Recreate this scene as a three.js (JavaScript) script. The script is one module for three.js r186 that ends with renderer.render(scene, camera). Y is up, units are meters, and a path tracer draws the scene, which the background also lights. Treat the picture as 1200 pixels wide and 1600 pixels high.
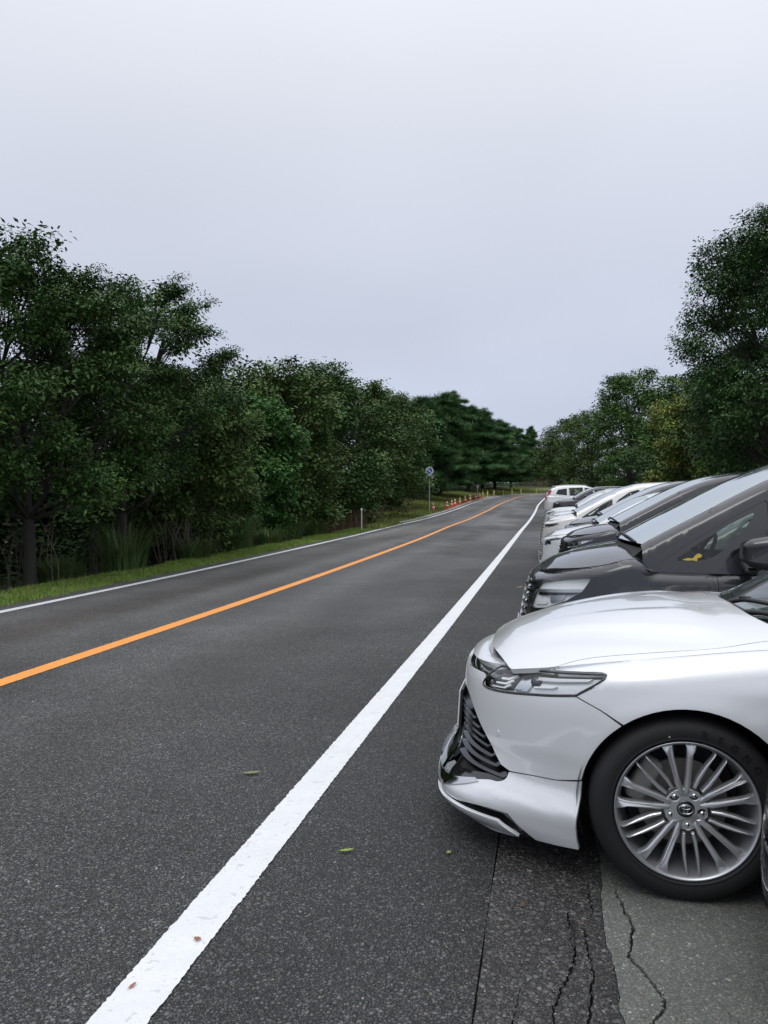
import * as THREE from 'three';
import { mergeGeometries, mergeVertices, toCreasedNormals } from 'three/addons/utils/BufferGeometryUtils.js';
import { FontLoader } from 'three/addons/loaders/FontLoader.js';
import { TextGeometry } from 'three/addons/geometries/TextGeometry.js';
import { RoundedBoxGeometry } from 'three/addons/geometries/RoundedBoxGeometry.js';

// ---------------------------------------------------------------- camera, sky, sun, exposure
const CAM_H = 1.435;
const scene = new THREE.Scene();
const camera = new THREE.PerspectiveCamera(67.3, 768 / 1024, 0.05, 3000);
camera.position.set(0, CAM_H, 0);
camera.rotation.set(-0.01497, 0, 0);

const renderer = new THREE.WebGLRenderer({ antialias: true });
renderer.setSize(768, 1024);
renderer.toneMapping = THREE.LinearToneMapping;
renderer.toneMappingExposure = 1.12;
renderer.shadowMap.enabled = true;
renderer.shadowMap.type = THREE.PCFSoftShadowMap;

function rng(seed) { let a = seed >>> 0; return () => { a = (a + 0x6D2B79F5) >>> 0; let t = a; t = Math.imul(t ^ (t >>> 15), t | 1); t ^= t + Math.imul(t ^ (t >>> 7), t | 61); return ((t ^ (t >>> 14)) >>> 0) / 4294967296; }; }
function hash2(x, y, s = 0) { let h = Math.imul(x | 0, 374761393) ^ Math.imul(y | 0, 668265263) ^ Math.imul(s | 0, 2147483647 ^ 0x5bd1e995); h = Math.imul(h ^ (h >>> 13), 1274126177); return ((h ^ (h >>> 16)) >>> 0) / 4294967296; }
function vnoise(x, y, s = 0, per = 0) {
  const xi = Math.floor(x), yi = Math.floor(y), fx = x - xi, fy = y - yi, u = fx * fx * (3 - 2 * fx), v = fy * fy * (3 - 2 * fy);
  const m = (k) => per ? ((k % per) + per) % per : k;
  const a = hash2(m(xi), m(yi), s), b = hash2(m(xi + 1), m(yi), s), c = hash2(m(xi), m(yi + 1), s), d = hash2(m(xi + 1), m(yi + 1), s);
  return a + (b - a) * u + (c - a) * v + (a - b - c + d) * u * v;
}
function fbm(x, y, o = 4, s = 0, per = 0) { let r = 0, a = 0.5, f = 1; for (let i = 0; i < o; i++) { r += a * vnoise(x * f, y * f, s + i, per ? per * f : 0); a *= 0.5; f *= 2; } return r / (1 - Math.pow(0.5, o)); }
const clamp = (x, a = 0, b = 1) => Math.min(b, Math.max(a, x));
const sstep = (a, b, x) => { const t = clamp((x - a) / (b - a)); return t * t * (3 - 2 * t); };
const lerp = (a, b, t) => a + (b - a) * t;

{ // overcast sky: a cloud deck, brighter overhead than at the horizon, with faint cloud texture
  const w = 512, h = 256, data = new Float32Array(w * h * 4);
  for (let j = 0; j < h; j++) {
    const el = ((j + 0.5) / h - 0.5) * Math.PI;
    for (let i = 0; i < w; i++) {
      const az = (i / w) * Math.PI * 2, s = Math.max(0, Math.sin(el));
      const pr = 1 / (s + 0.22), cx = Math.cos(az) * Math.cos(el) * pr, cy = Math.sin(az) * Math.cos(el) * pr; // a flat cloud deck seen from below
      const n = fbm(cx * 0.55 + 9, cy * 0.55 + 9, 4, 3) - 0.5, n2 = fbm(cx * 1.7 + 30, cy * 1.7 + 30, 4, 8) - 0.5;
      const L = (0.56 + 0.14 * s + 0.92 * s * s * s) * (1 + 0.20 * n + 0.10 * n2);
      const k = sstep(0.0, 0.75, s);
      const q = (j * w + i) * 4, lo = el < 0 ? 0.5 : 1;
      data[q] = L * lerp(0.89, 0.975, k) * lo; data[q + 1] = L * lerp(0.977, 1.0, k) * lo; data[q + 2] = L * lerp(1.21, 1.065, k) * lo; data[q + 3] = 1;
    }
  }
  const sky = new THREE.DataTexture(data, w, h, THREE.RGBAFormat, THREE.FloatType);
  sky.mapping = THREE.EquirectangularReflectionMapping;
  sky.wrapS = THREE.RepeatWrapping; sky.magFilter = THREE.LinearFilter; sky.minFilter = THREE.LinearFilter;
  sky.colorSpace = THREE.LinearSRGBColorSpace; sky.needsUpdate = true;
  scene.background = sky; scene.environment = sky;
}
const sun = new THREE.DirectionalLight(new THREE.Color(1.0, 0.97, 0.93), 0.55);
sun.position.set(-12, 60, 14); sun.target.position.set(6, 0, -20); sun.castShadow = true; sun.shadow.radius = 45;
sun.shadow.mapSize.set(2048, 2048);
Object.assign(sun.shadow.camera, { left: -80, right: 80, top: 80, bottom: -80, near: 1, far: 220 });
scene.add(sun, sun.target);
// ---------------------------------------------------------------- helpers
const taken = {};
function numbered(name) { if (!(name in taken)) { taken[name] = 0; return name; } taken[name]++; return name + '_' + String(taken[name]).padStart(3, '0'); }
function tag(o, label, category, group, kind) { o.userData.label = label; if (category) o.userData.category = category; if (group) o.userData.group = group; if (kind) o.userData.kind = kind; return o; }
function shadows(o) { o.traverse((m) => { if (m.isMesh) { m.castShadow = true; m.receiveShadow = true; } }); return o; }
function mesh(name, geo, mat, parent) { const m = new THREE.Mesh(geo, mat); m.name = parent ? name : numbered(name); m.castShadow = m.receiveShadow = true; (parent || scene).add(m); return m; }
function struct(name, geo, mat, label) { const m = mesh(name, geo, mat); m.userData.kind = 'structure'; if (label) m.userData.label = label; return m; }
function base(name, pos, turn = 0) { const g = new THREE.Group(); g.name = numbered(name); g.position.set(...pos); g.rotation.y = turn; scene.add(g); return g; }
const M4 = () => new THREE.Matrix4();
function xf(geo, pos = [0, 0, 0], rot = [0, 0, 0], scl = [1, 1, 1]) {
  geo.applyMatrix4(M4().compose(new THREE.Vector3(...pos), new THREE.Quaternion().setFromEuler(new THREE.Euler(...rot)), new THREE.Vector3(...scl))); return geo;
}
function clean(g) { for (const k of Object.keys(g.attributes)) if (!['position', 'normal', 'uv', 'color'].includes(k)) g.deleteAttribute(k); return g; }
function merge(list) {
  const hasC = list.some((g) => g.attributes.color);
  const L = list.map((g) => { let q = g.index ? g.toNonIndexed() : g; if (!q.attributes.uv) q.setAttribute('uv', new THREE.BufferAttribute(new Float32Array(q.attributes.position.count * 2), 2)); if (hasC && !q.attributes.color) q.setAttribute('color', new THREE.BufferAttribute(new Float32Array(q.attributes.position.count * 3).fill(1), 3)); q.morphAttributes = {}; return clean(q); });
  return mergeGeometries(L, false);
}
function box(w, h, d, pos, rot, r = 0) { const g = r > 0 ? new RoundedBoxGeometry(w, h, d, 2, r) : new THREE.BoxGeometry(w, h, d); return xf(g, pos, rot); }
function tube(pts, r, seg = 0, rad = 6, closed = false) { const c = new THREE.CatmullRomCurve3(pts.map((p) => new THREE.Vector3(...p)), closed, 'centripetal'); return new THREE.TubeGeometry(c, seg || Math.max(6, pts.length * 4), r, rad, closed); }
// tapered tube along points with radii
function limb(pts, radii, rad = 6, seg = 4) {
  const c = new THREE.CatmullRomCurve3(pts.map((p) => new THREE.Vector3(...p)), false, 'centripetal');
  const n = Math.max(2, (pts.length - 1) * seg), g = new THREE.TubeGeometry(c, n, 1, rad, false);
  const P = g.attributes.position, v = new THREE.Vector3();
  for (let i = 0; i <= n; i++) {
    const t = i / n, ctr = c.getPointAt(t), f = t * (radii.length - 1), k = Math.min(radii.length - 2, Math.floor(f)), r = lerp(radii[k], radii[k + 1], f - k);
    for (let j = 0; j <= rad; j++) { const q = i * (rad + 1) + j; v.fromBufferAttribute(P, q).sub(ctr).multiplyScalar(r).add(ctr); P.setXYZ(q, v.x, v.y, v.z); }
  }
  return g;
}
function lathe(pts, seg = 48) { return new THREE.LatheGeometry(pts.map((p) => new THREE.Vector2(...p)), seg); }
function mirrorZ(geo) {
  const g = geo.clone(), P = g.attributes.position, N = g.attributes.normal;
  for (let i = 0; i < P.count; i++) { P.setZ(i, -P.getZ(i)); if (N) N.setZ(i, -N.getZ(i)); }
  if (g.index) { const a = g.index.array; for (let i = 0; i < a.length; i += 3) { const t = a[i]; a[i] = a[i + 1]; a[i + 1] = t; } }
  else for (const k of Object.keys(g.attributes)) { const A = g.attributes[k], n = A.itemSize; for (let i = 0; i < A.count; i += 3) for (let c = 0; c < n; c++) { const t = A.array[i * n + c]; A.array[i * n + c] = A.array[(i + 1) * n + c]; A.array[(i + 1) * n + c] = t; } }
  return g;
}
// piecewise curve through [x, y] points (monotone cubic)
function curve1(pts) {
  const n = pts.length, d = [], m = [];
  for (let i = 0; i < n - 1; i++) d.push((pts[i + 1][1] - pts[i][1]) / (pts[i + 1][0] - pts[i][0]));
  for (let i = 0; i < n; i++) m.push(i === 0 ? d[0] : i === n - 1 ? d[n - 2] : d[i - 1] * d[i] <= 0 ? 0 : 2 * d[i - 1] * d[i] / (d[i - 1] + d[i]));
  return (x) => {
    if (x <= pts[0][0]) return pts[0][1]; if (x >= pts[n - 1][0]) return pts[n - 1][1];
    let i = 0; while (x > pts[i + 1][0]) i++;
    const h = pts[i + 1][0] - pts[i][0], t = (x - pts[i][0]) / h, t2 = t * t, t3 = t2 * t;
    return (2 * t3 - 3 * t2 + 1) * pts[i][1] + (t3 - 2 * t2 + t) * h * m[i] + (-2 * t3 + 3 * t2) * pts[i + 1][1] + (t3 - t2) * h * m[i + 1];
  };
}
// closed outline from several splined runs; corners fall where runs meet
function outline(...runs) {
  const out = [];
  for (const r of runs) {
    if (r.length < 3) { out.push(...r.map((p) => [...p])); continue; }
    const c = new THREE.CatmullRomCurve3(r.map((p) => new THREE.Vector3(p[0], p[1], 0)), false, 'centripetal');
    for (const p of c.getPoints((r.length - 1) * 5)) out.push([p.x, p.y]);
  }
  return out.filter((p, i) => { const q = out[(i + 1) % out.length]; return Math.hypot(p[0] - q[0], p[1] - q[1]) > 1e-5; });
}
function roundPoly(pts, r, n = 4) {
  const out = [], N = pts.length;
  for (let i = 0; i < N; i++) {
    const a = pts[(i + N - 1) % N], b = pts[i], c = pts[(i + 1) % N];
    const la = Math.hypot(a[0] - b[0], a[1] - b[1]), lc = Math.hypot(c[0] - b[0], c[1] - b[1]), k = Math.min(r, la * 0.45, lc * 0.45);
    const p = [b[0] + (a[0] - b[0]) / la * k, b[1] + (a[1] - b[1]) / la * k], q = [b[0] + (c[0] - b[0]) / lc * k, b[1] + (c[1] - b[1]) / lc * k];
    for (let j = 0; j <= n; j++) { const t = j / n, u = 1 - t; out.push([u * u * p[0] + 2 * u * t * b[0] + t * t * q[0], u * u * p[1] + 2 * u * t * b[1] + t * t * q[1]]); }
  }
  return out;
}
function densify(poly, cell) {
  const out = [], N = poly.length;
  for (let i = 0; i < N; i++) { const a = poly[i], b = poly[(i + 1) % N], k = Math.max(1, Math.ceil(Math.hypot(a[0] - b[0], a[1] - b[1]) / cell)); for (let j = 0; j < k; j++) out.push([lerp(a[0], b[0], j / k), lerp(a[1], b[1], j / k)]); }
  return out;
}
// curved sheet-metal panel: outline (with holes) in the parameters of a surface, smooth normals, folded edges of depth thick
function panel(surf, poly, { cell = 0.06, thick = 0.012, holes = [], off = 0, flip = false } = {}) {
  const n3 = (a, b) => {
    const e = 1e-3, p = surf(a - e, b), q = surf(a + e, b), r = surf(a, b - e), s = surf(a, b + e);
    const ux = q[0] - p[0], uy = q[1] - p[1], uz = q[2] - p[2], vx = s[0] - r[0], vy = s[1] - r[1], vz = s[2] - r[2];
    let x = uy * vz - uz * vy, y = uz * vx - ux * vz, z = ux * vy - uy * vx; const l = Math.hypot(x, y, z) || 1, f = flip ? -1 : 1;
    return [x / l * f, y / l * f, z / l * f];
  };
  const V2 = (l) => l.map((p) => new THREE.Vector2(p[0], p[1]));
  let con = densify(poly, cell); if (THREE.ShapeUtils.area(V2(con)) < 0) con.reverse();
  const hs = holes.map((h) => { let d = densify(h, cell); if (THREE.ShapeUtils.area(V2(d)) > 0) d.reverse(); return d; });
  let pts = [...con, ...hs.flat()].map((p) => [p[0], p[1]]);
  let tris = THREE.ShapeUtils.triangulateShape(V2(con), hs.map(V2)).map((t) => [...t]);
  for (let it = 0; it < 12; it++) {
    const mid = new Map(); let any = false;
    const key = (a, b) => a < b ? a * 1e6 + b : b * 1e6 + a;
    for (const t of tris) for (let e = 0; e < 3; e++) {
      const a = t[e], b = t[(e + 1) % 3], k = key(a, b);
      if (!mid.has(k) && Math.hypot(pts[a][0] - pts[b][0], pts[a][1] - pts[b][1]) > cell * 1.4) { pts.push([(pts[a][0] + pts[b][0]) / 2, (pts[a][1] + pts[b][1]) / 2]); mid.set(k, pts.length - 1); any = true; }
    }
    if (!any) break;
    const nt = [];
    for (const [a, b, c] of tris) {
      const ab = mid.get(key(a, b)), bc = mid.get(key(b, c)), ca = mid.get(key(c, a)), n = (ab !== undefined) + (bc !== undefined) + (ca !== undefined);
      if (n === 0) nt.push([a, b, c]);
      else if (n === 3) nt.push([a, ab, ca], [ab, b, bc], [ca, bc, c], [ab, bc, ca]);
      else if (n === 1) { if (ab !== undefined) nt.push([a, ab, c], [ab, b, c]); else if (bc !== undefined) nt.push([a, b, bc], [a, bc, c]); else nt.push([a, b, ca], [ca, b, c]); }
      else { if (ab === undefined) nt.push([c, ca, bc], [a, b, bc], [a, bc, ca]); else if (bc === undefined) nt.push([a, ab, ca], [ab, b, c], [ab, c, ca]); else nt.push([b, bc, ab], [a, ab, bc], [a, bc, c]); }
    }
    tris = nt;
  }
  const pos = [], nor = [], uv = [], idx = [];
  for (const p of pts) { const s = surf(p[0], p[1]), n = n3(p[0], p[1]); pos.push(s[0] + n[0] * off, s[1] + n[1] * off, s[2] + n[2] * off); nor.push(...n); uv.push(p[0], p[1]); }
  for (const t of tris) flip ? idx.push(t[0], t[2], t[1]) : idx.push(...t);
  if (thick > 0) for (const loop of [con, ...hs]) {
    const N = loop.length, b0 = pos.length / 3;
    for (let i = 0; i < N; i++) {
      const p = loop[i], q = loop[(i + 1) % N], o = loop[(i + N - 1) % N], s = surf(p[0], p[1]), n = n3(p[0], p[1]), s1 = surf(q[0], q[1]), s0 = surf(o[0], o[1]);
      const tx = s1[0] - s0[0], ty = s1[1] - s0[1], tz = s1[2] - s0[2];
      let x = ty * n[2] - tz * n[1], y = tz * n[0] - tx * n[2], z = tx * n[1] - ty * n[0]; const l = Math.hypot(x, y, z) || 1, f = flip ? -1 : 1; x *= f / l; y *= f / l; z *= f / l;
      for (const d of [0, -thick]) { pos.push(s[0] + n[0] * (off + d), s[1] + n[1] * (off + d), s[2] + n[2] * (off + d)); nor.push(x, y, z); uv.push(p[0], p[1]); }
    }
    for (let i = 0; i < N; i++) { const a = b0 + i * 2, b = a + 1, c = b0 + ((i + 1) % N) * 2, d = c + 1; flip ? idx.push(a, c, b, c, d, b) : idx.push(a, b, c, c, b, d); }
  }
  const g = new THREE.BufferGeometry();
  g.setAttribute('position', new THREE.Float32BufferAttribute(pos, 3)); g.setAttribute('normal', new THREE.Float32BufferAttribute(nor, 3)); g.setAttribute('uv', new THREE.Float32BufferAttribute(uv, 2)); g.setIndex(idx);
  return g;
}
function both(g) { return merge([g, mirrorZ(g)]); }
// ---------------------------------------------------------------- ground: road axis, heights, sheets
// t = metres to the right of the camera across the road, s = metres along the road
const RD = 12 * Math.PI / 180;
const refPts = []; // left edge line (t = -7.2), x / z(forward)
for (let q = -40; q <= 78; q += 8) refPts.push([q * Math.sin(RD) - 7.2 * Math.cos(RD), q * Math.cos(RD) + 7.2 * Math.sin(RD)]);
refPts.push([10.75, 83.5], [14.3, 96.7], [20.7, 113], [28.5, 127], [40, 141], [56, 152], [80, 160], [120, 166], [200, 172]);
const refC = new THREE.CatmullRomCurve3(refPts.map((p) => new THREE.Vector3(p[0], 0, -p[1])), false, 'centripetal');
const REF = []; { const n = 700, L = refC.getLength(); refC.arcLengthDivisions = 2000; for (let i = 0; i <= n; i++) { const p = refC.getPointAt(i / n), d = refC.getTangentAt(i / n); REF.push({ s: i / n * L - 40, x: p.x, z: p.z, dx: d.x, dz: d.z }); } }
const profile = curve1([[-60, 0], [8, 0], [20, 0.03], [28, 0.07], [36, 0.17], [46, 0.27], [56, 0.48], [66, 0.78], [76, 1.16], [86, 1.55], [100, 2.0], [118, 2.42], [132, 2.68], [160, 3.3], [220, 5]]);
function roadY(s, t) { return profile(s) - 0.07 * sstep(-4.2, -7.4, t) * (1 - sstep(10, 30, s)) - 0.09 * sstep(-4.2, -1.2, t) * sstep(24, 42, s) * (1 - sstep(58, 95, s)) + 0.42 * sstep(-0.6, 2.2, t) * sstep(18, 46, s) * (1 - sstep(58, 84, s)); }
function refAt(s) { const f = clamp((s + 40) / (REF[700].s + 40) * 700, 0, 699.999), k = Math.floor(f), u = f - k, a = REF[k], b = REF[k + 1]; return { x: lerp(a.x, b.x, u), z: lerp(a.z, b.z, u), dx: lerp(a.dx, b.dx, u), dz: lerp(a.dz, b.dz, u) }; }
function road(s, t, dy = 0) { const r = refAt(s), o = t + 7.2; return [r.x - r.dz * o, roadY(s, t) + dy, r.z + r.dx * o]; }
function toRoad(x, z) { let b = 1e9, k = 0; for (let i = 0; i < 701; i += 6) { const d = (REF[i].x - x) ** 2 + (REF[i].z - z) ** 2; if (d < b) { b = d; k = i; } } for (let i = Math.max(0, k - 6); i <= Math.min(700, k + 6); i++) { const d = (REF[i].x - x) ** 2 + (REF[i].z - z) ** 2; if (d < b) { b = d; k = i; } } const r = REF[k]; return [r.s + (x - r.x) * r.dx + (z - r.z) * r.dz, (x - r.x) * -r.dz + (z - r.z) * r.dx - 7.2]; }
function groundY(x, z) {
  const [s, t] = toRoad(x, z), e = roadY(s, clamp(t, -7.6, 6));
  if (t < -7.6) { // verge, then the wooded slope: falling away near, rising as a grassy bank further on
    const d = -7.6 - t, near = 1 - sstep(34, 60, s), far = sstep(44, 70, s);
    return e - 0.02 - near * (0.45 * sstep(0.9, 4, d) + 0.9 * sstep(4, 20, d)) + far * (0.10 * Math.min(d, 8) + 0.04 * clamp(d - 8, 0, 40)) + 0.10 * (fbm(x * 0.35, z * 0.35, 3, 5) - 0.5) * sstep(0.8, 3, d);
  }
  const right = sstep(92, 104, s) * 0 + 6.6;
  if (t > right) { const d = t - right; return e + 0.10 * Math.min(d, 6) + 0.02 * d + 0.2 * (fbm(x * 0.3, z * 0.3, 3, 15) - 0.5) * sstep(0, 2, d); }
  return e - 0.10;
}
const at = (px, Z) => (px - 600) / 1202 * Z; // metres to the side of the view axis at distance Z
function sheet(s0, s1, t0, t1, ds, dt, dy, colorFn, sGrow = 1) { // paved sheet in road coordinates, uv in metres
  const ss = [s0]; let st = ds; while (ss[ss.length - 1] < s1) { ss.push(Math.min(s1, ss[ss.length - 1] + st)); st *= sGrow; }
  const nt = Math.max(1, Math.round((t1 - t0) / dt)), pos = [], uv = [], col = [], idx = [];
  ss.forEach((s) => { for (let j = 0; j <= nt; j++) { const t = lerp(t0, t1, j / nt); pos.push(...road(s, t, dy)); uv.push(t, s); if (colorFn) { const c = colorFn(s, t); col.push(...(Array.isArray(c) ? c : [c, c, c])); } } });
  for (let i = 0; i < ss.length - 1; i++) for (let j = 0; j < nt; j++) { const a = i * (nt + 1) + j, b = a + 1, c = a + nt + 1, d = c + 1; idx.push(a, b, c, b, d, c); }
  const g = new THREE.BufferGeometry(); g.setAttribute('position', new THREE.Float32BufferAttribute(pos, 3)); g.setAttribute('uv', new THREE.Float32BufferAttribute(uv, 2)); if (colorFn) g.setAttribute('color', new THREE.Float32BufferAttribute(col, 3)); g.setIndex(idx); g.computeVertexNormals(); return g;
}
// crushed-stone surface: angular chips of two sizes bedded in dark binder (colour + relief)
function aggregate(N, cellPx, seed, opt) {
  const col = new Uint8Array(N * N * 4), bmp = new Uint8Array(N * N * 4), wx = new Float32Array(N * N), wy = new Float32Array(N * N);
  const layer = (cell, prob, s2) => { const K = Math.floor(N / cell), r = rng(s2), A = []; for (let i = 0; i < K * K; i++) { const an = r() * 3.1416, big = 0.34 + 0.30 * r(); A.push(r() < prob ? [r(), r(), Math.cos(an), Math.sin(an), 1 / big, 1 / (big * (0.6 + 0.4 * r())), opt.lo + (opt.hi - opt.lo) * Math.pow(r(), 1.5) + (r() < opt.bright ? opt.pop * (0.4 + r()) : 0), r(), 0.4 + 0.6 * r(), 0.25 + 0.6 * r()] : null); } return { K, cs: N / K, A }; };
  const LY = [layer(cellPx * 1.5, 0.62, seed), layer(cellPx * 0.9, 0.9, seed + 1), layer(cellPx * 0.5, 0.85, seed + 2)];
  const gP = 128, to = (l) => Math.round(255 * Math.pow(clamp(l), 1 / 2.2));
  for (let y = 0; y < N; y++) for (let x = 0; x < N; x++) {
    const n1 = vnoise(x / N * gP * 2, y / N * gP * 2, seed + 5, gP * 2) - 0.5, n2 = vnoise(x / N * gP * 2, y / N * gP * 2, seed + 6, gP * 2) - 0.5, gr = vnoise(x / N * 512, y / N * 512, seed + 7, 512) - 0.5;
    let hit = null, e = 0, lev = 0;
    for (let q = 0; q < 3 && !hit; q++) {
      const { K, cs, A } = LY[q], gx = x / cs + n1 * 0.35, gy = y / cs + n2 * 0.35, ix = Math.floor(gx), iy = Math.floor(gy); let best = 1;
      for (let b = -1; b <= 1; b++) for (let a = -1; a <= 1; a++) {
        const k = A[(((iy + b) % K + K) % K) * K + ((ix + a) % K + K) % K]; if (!k) continue; const dx = ix + a + k[0] - gx, dy = iy + b + k[1] - gy, u = Math.abs(dx * k[2] + dy * k[3]) * k[4], v = Math.abs(-dx * k[3] + dy * k[2]) * k[5], d = Math.max(Math.max(u, v) * 0.98, (u + v) * 0.72);
        if (d < best) { best = d; hit = k; lev = q; }
      }
      if (hit) e = clamp((1 - best) * opt.edge);
    }
    const big = fbm(x / N * 5, y / N * 5, 3, seed + 9, 5) - 0.5, i = (y * N + x) * 4, tone = hit ? hit[6] : 0, hv = hit ? hit[7] : 0;
    const v = lerp(opt.binder, tone, hit ? 0.25 + 0.75 * e : 0) * (1 + 0.5 * gr) * (1 + opt.big * big), w = hv > 0.84 ? e : 0;
    col[i] = to(v * (opt.tint[0] + 0.12 * w)); col[i + 1] = to(v * opt.tint[1]); col[i + 2] = to(v * (opt.tint[2] - 0.14 * w)); col[i + 3] = 255;
    const hb = Math.round(255 * clamp((hit ? e * hit[8] * [1, 0.75, 0.45][lev] : 0) * 0.88 + 0.12 * (gr + 0.5))); bmp[i] = bmp[i + 1] = bmp[i + 2] = hb; bmp[i + 3] = 255;
  }
  const mk = (d, srgb) => { const t = new THREE.DataTexture(d, N, N, THREE.RGBAFormat); t.wrapS = t.wrapT = THREE.RepeatWrapping; t.magFilter = THREE.LinearFilter; t.minFilter = THREE.LinearMipmapLinearFilter; t.generateMipmaps = true; if (srgb) t.colorSpace = THREE.SRGBColorSpace; t.needsUpdate = true; return t; };
  return [mk(col, true), mk(bmp, false)];
}
function noiseTex(N, fn) { const d = new Uint8Array(N * N * 4); for (let y = 0; y < N; y++) for (let x = 0; x < N; x++) { const v = fn(x / N, y / N), q = (y * N + x) * 4; d[q] = d[q + 1] = d[q + 2] = Math.round(255 * clamp(v)); d[q + 3] = 255; } const t = new THREE.DataTexture(d, N, N, THREE.RGBAFormat); t.wrapS = t.wrapT = THREE.RepeatWrapping; t.magFilter = THREE.LinearFilter; t.needsUpdate = true; return t; }
const [asC, asB] = aggregate(2048, 9.0, 11, { lo: 0.036, hi: 0.205, binder: 0.013, bright: 0.006, pop: 0.2, edge: 3.4, big: 0.35, tint: [0.985, 1.0, 0.99] });
for (const t of [asC, asB]) t.repeat.set(1 / 2.1, 1 / 2.1);
const wet = noiseTex(512, (x, y) => 0.50 + 0.40 * sstep(0.35, 0.65, fbm(x * 6, y * 6, 5, 40, 6))); wet.repeat.set(1 / 23, 1 / 31);
const asphalt = new THREE.MeshStandardMaterial({ map: asC, bumpMap: asB, bumpScale: 0.010, roughness: 0.85, roughnessMap: wet, vertexColors: true });
const roadTone = (s, t) => { // wear: tyre tracks polished paler, oil-brown band between, patchy resurfacing further on
  const n = fbm(s * 0.25, t * 0.9, 4, 21), n2 = fbm(s * 0.06 + 7, t * 0.25, 3, 22);
  const lane = (c) => Math.exp(-Math.pow((t - c) / 0.33, 2));
  let v = 0.90 + 0.62 * (n - 0.5) + 0.5 * (fbm(s * 1.1, t * 1.6, 3, 27) - 0.5); v += 0.60 * (lane(-6.65) * 0.8 + lane(-5.0) * 0.9 + lane(-3.45) * 0.7 + lane(-1.95) * 0.25) * (0.6 + 0.8 * n2) * sstep(2, 7, s);
  const far = sstep(20, 32, s); v *= lerp(1, 0.75 + 0.9 * sstep(0.42, 0.62, fbm(s * 0.09, t * 0.5 + 3, 3, 23)), far * 0.7);
  v *= 1 + 0.42 * sstep(-1.6, -3.6, t) * sstep(3, 9, s);
  v *= 1 - 0.30 * sstep(-1.5, -0.9, t) * (0.6 + 0.4 * n);
  const oil = Math.exp(-Math.pow((t + 5.75) / 0.35, 2)) * 0.9 + Math.exp(-Math.pow((t + 2.7) / 0.4, 2)) * 0.25;
  return [v * (1.0 + 0.10 * oil * n), v * (1.0 - 0.03 * oil), v * (1.0 - 0.12 * oil)];
};
{ // terrain
  const xs = [], zs = []; for (let i = -70; i <= 70; i++) xs.push(Math.sign(i) * (Math.abs(i) * 0.8 + Math.pow(Math.abs(i) / 70, 3) * 500) + 6); for (let j = 0; j <= 150; j++) { const k = j / 150; zs.push(25 - (k * 150 + Math.pow(k, 4) * 520)); } zs.unshift(60, 200, 500);
  zs.sort((a, b) => b - a);
  const pos = [], uv = [], idx = []; for (const z of zs) for (const x of xs) { pos.push(x, groundY(x, z), z); uv.push(x, z); }
  for (let j = 0; j < zs.length - 1; j++) for (let i = 0; i < xs.length - 1; i++) { const a = j * xs.length + i, b = a + 1, c = a + xs.length, d = c + 1; idx.push(a, b, c, b, d, c); }
  const g = new THREE.BufferGeometry(); g.setAttribute('position', new THREE.Float32BufferAttribute(pos, 3)); g.setAttribute('uv', new THREE.Float32BufferAttribute(uv, 2)); g.setIndex(idx); g.computeVertexNormals();
  const N = 512, d = new Uint8Array(N * N * 4); for (let y = 0; y < N; y++) for (let x = 0; x < N; x++) { const u = x / N, v = y / N, n = fbm(u * 24, v * 24, 4, 60, 24), m = fbm(u * 5, v * 5, 4, 66, 5), q = (y * N + x) * 4; const c = [lerp(0.050, 0.035, m) * (0.5 + n), lerp(0.042, 0.048, m) * (0.5 + n), lerp(0.026, 0.018, m) * (0.5 + n)]; for (let k = 0; k < 3; k++) d[q + k] = Math.round(255 * Math.pow(c[k], 1 / 2.2)); d[q + 3] = 255; }
  const tx = new THREE.DataTexture(d, N, N, THREE.RGBAFormat); tx.wrapS = tx.wrapT = THREE.RepeatWrapping; tx.magFilter = THREE.LinearFilter; tx.colorSpace = THREE.SRGBColorSpace; tx.repeat.set(1 / 7, 1 / 7); tx.needsUpdate = true;
  struct('terrain', g, new THREE.MeshStandardMaterial({ map: tx, roughness: 1 }), 'earth and leaf litter under the roadside trees');
}
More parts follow.
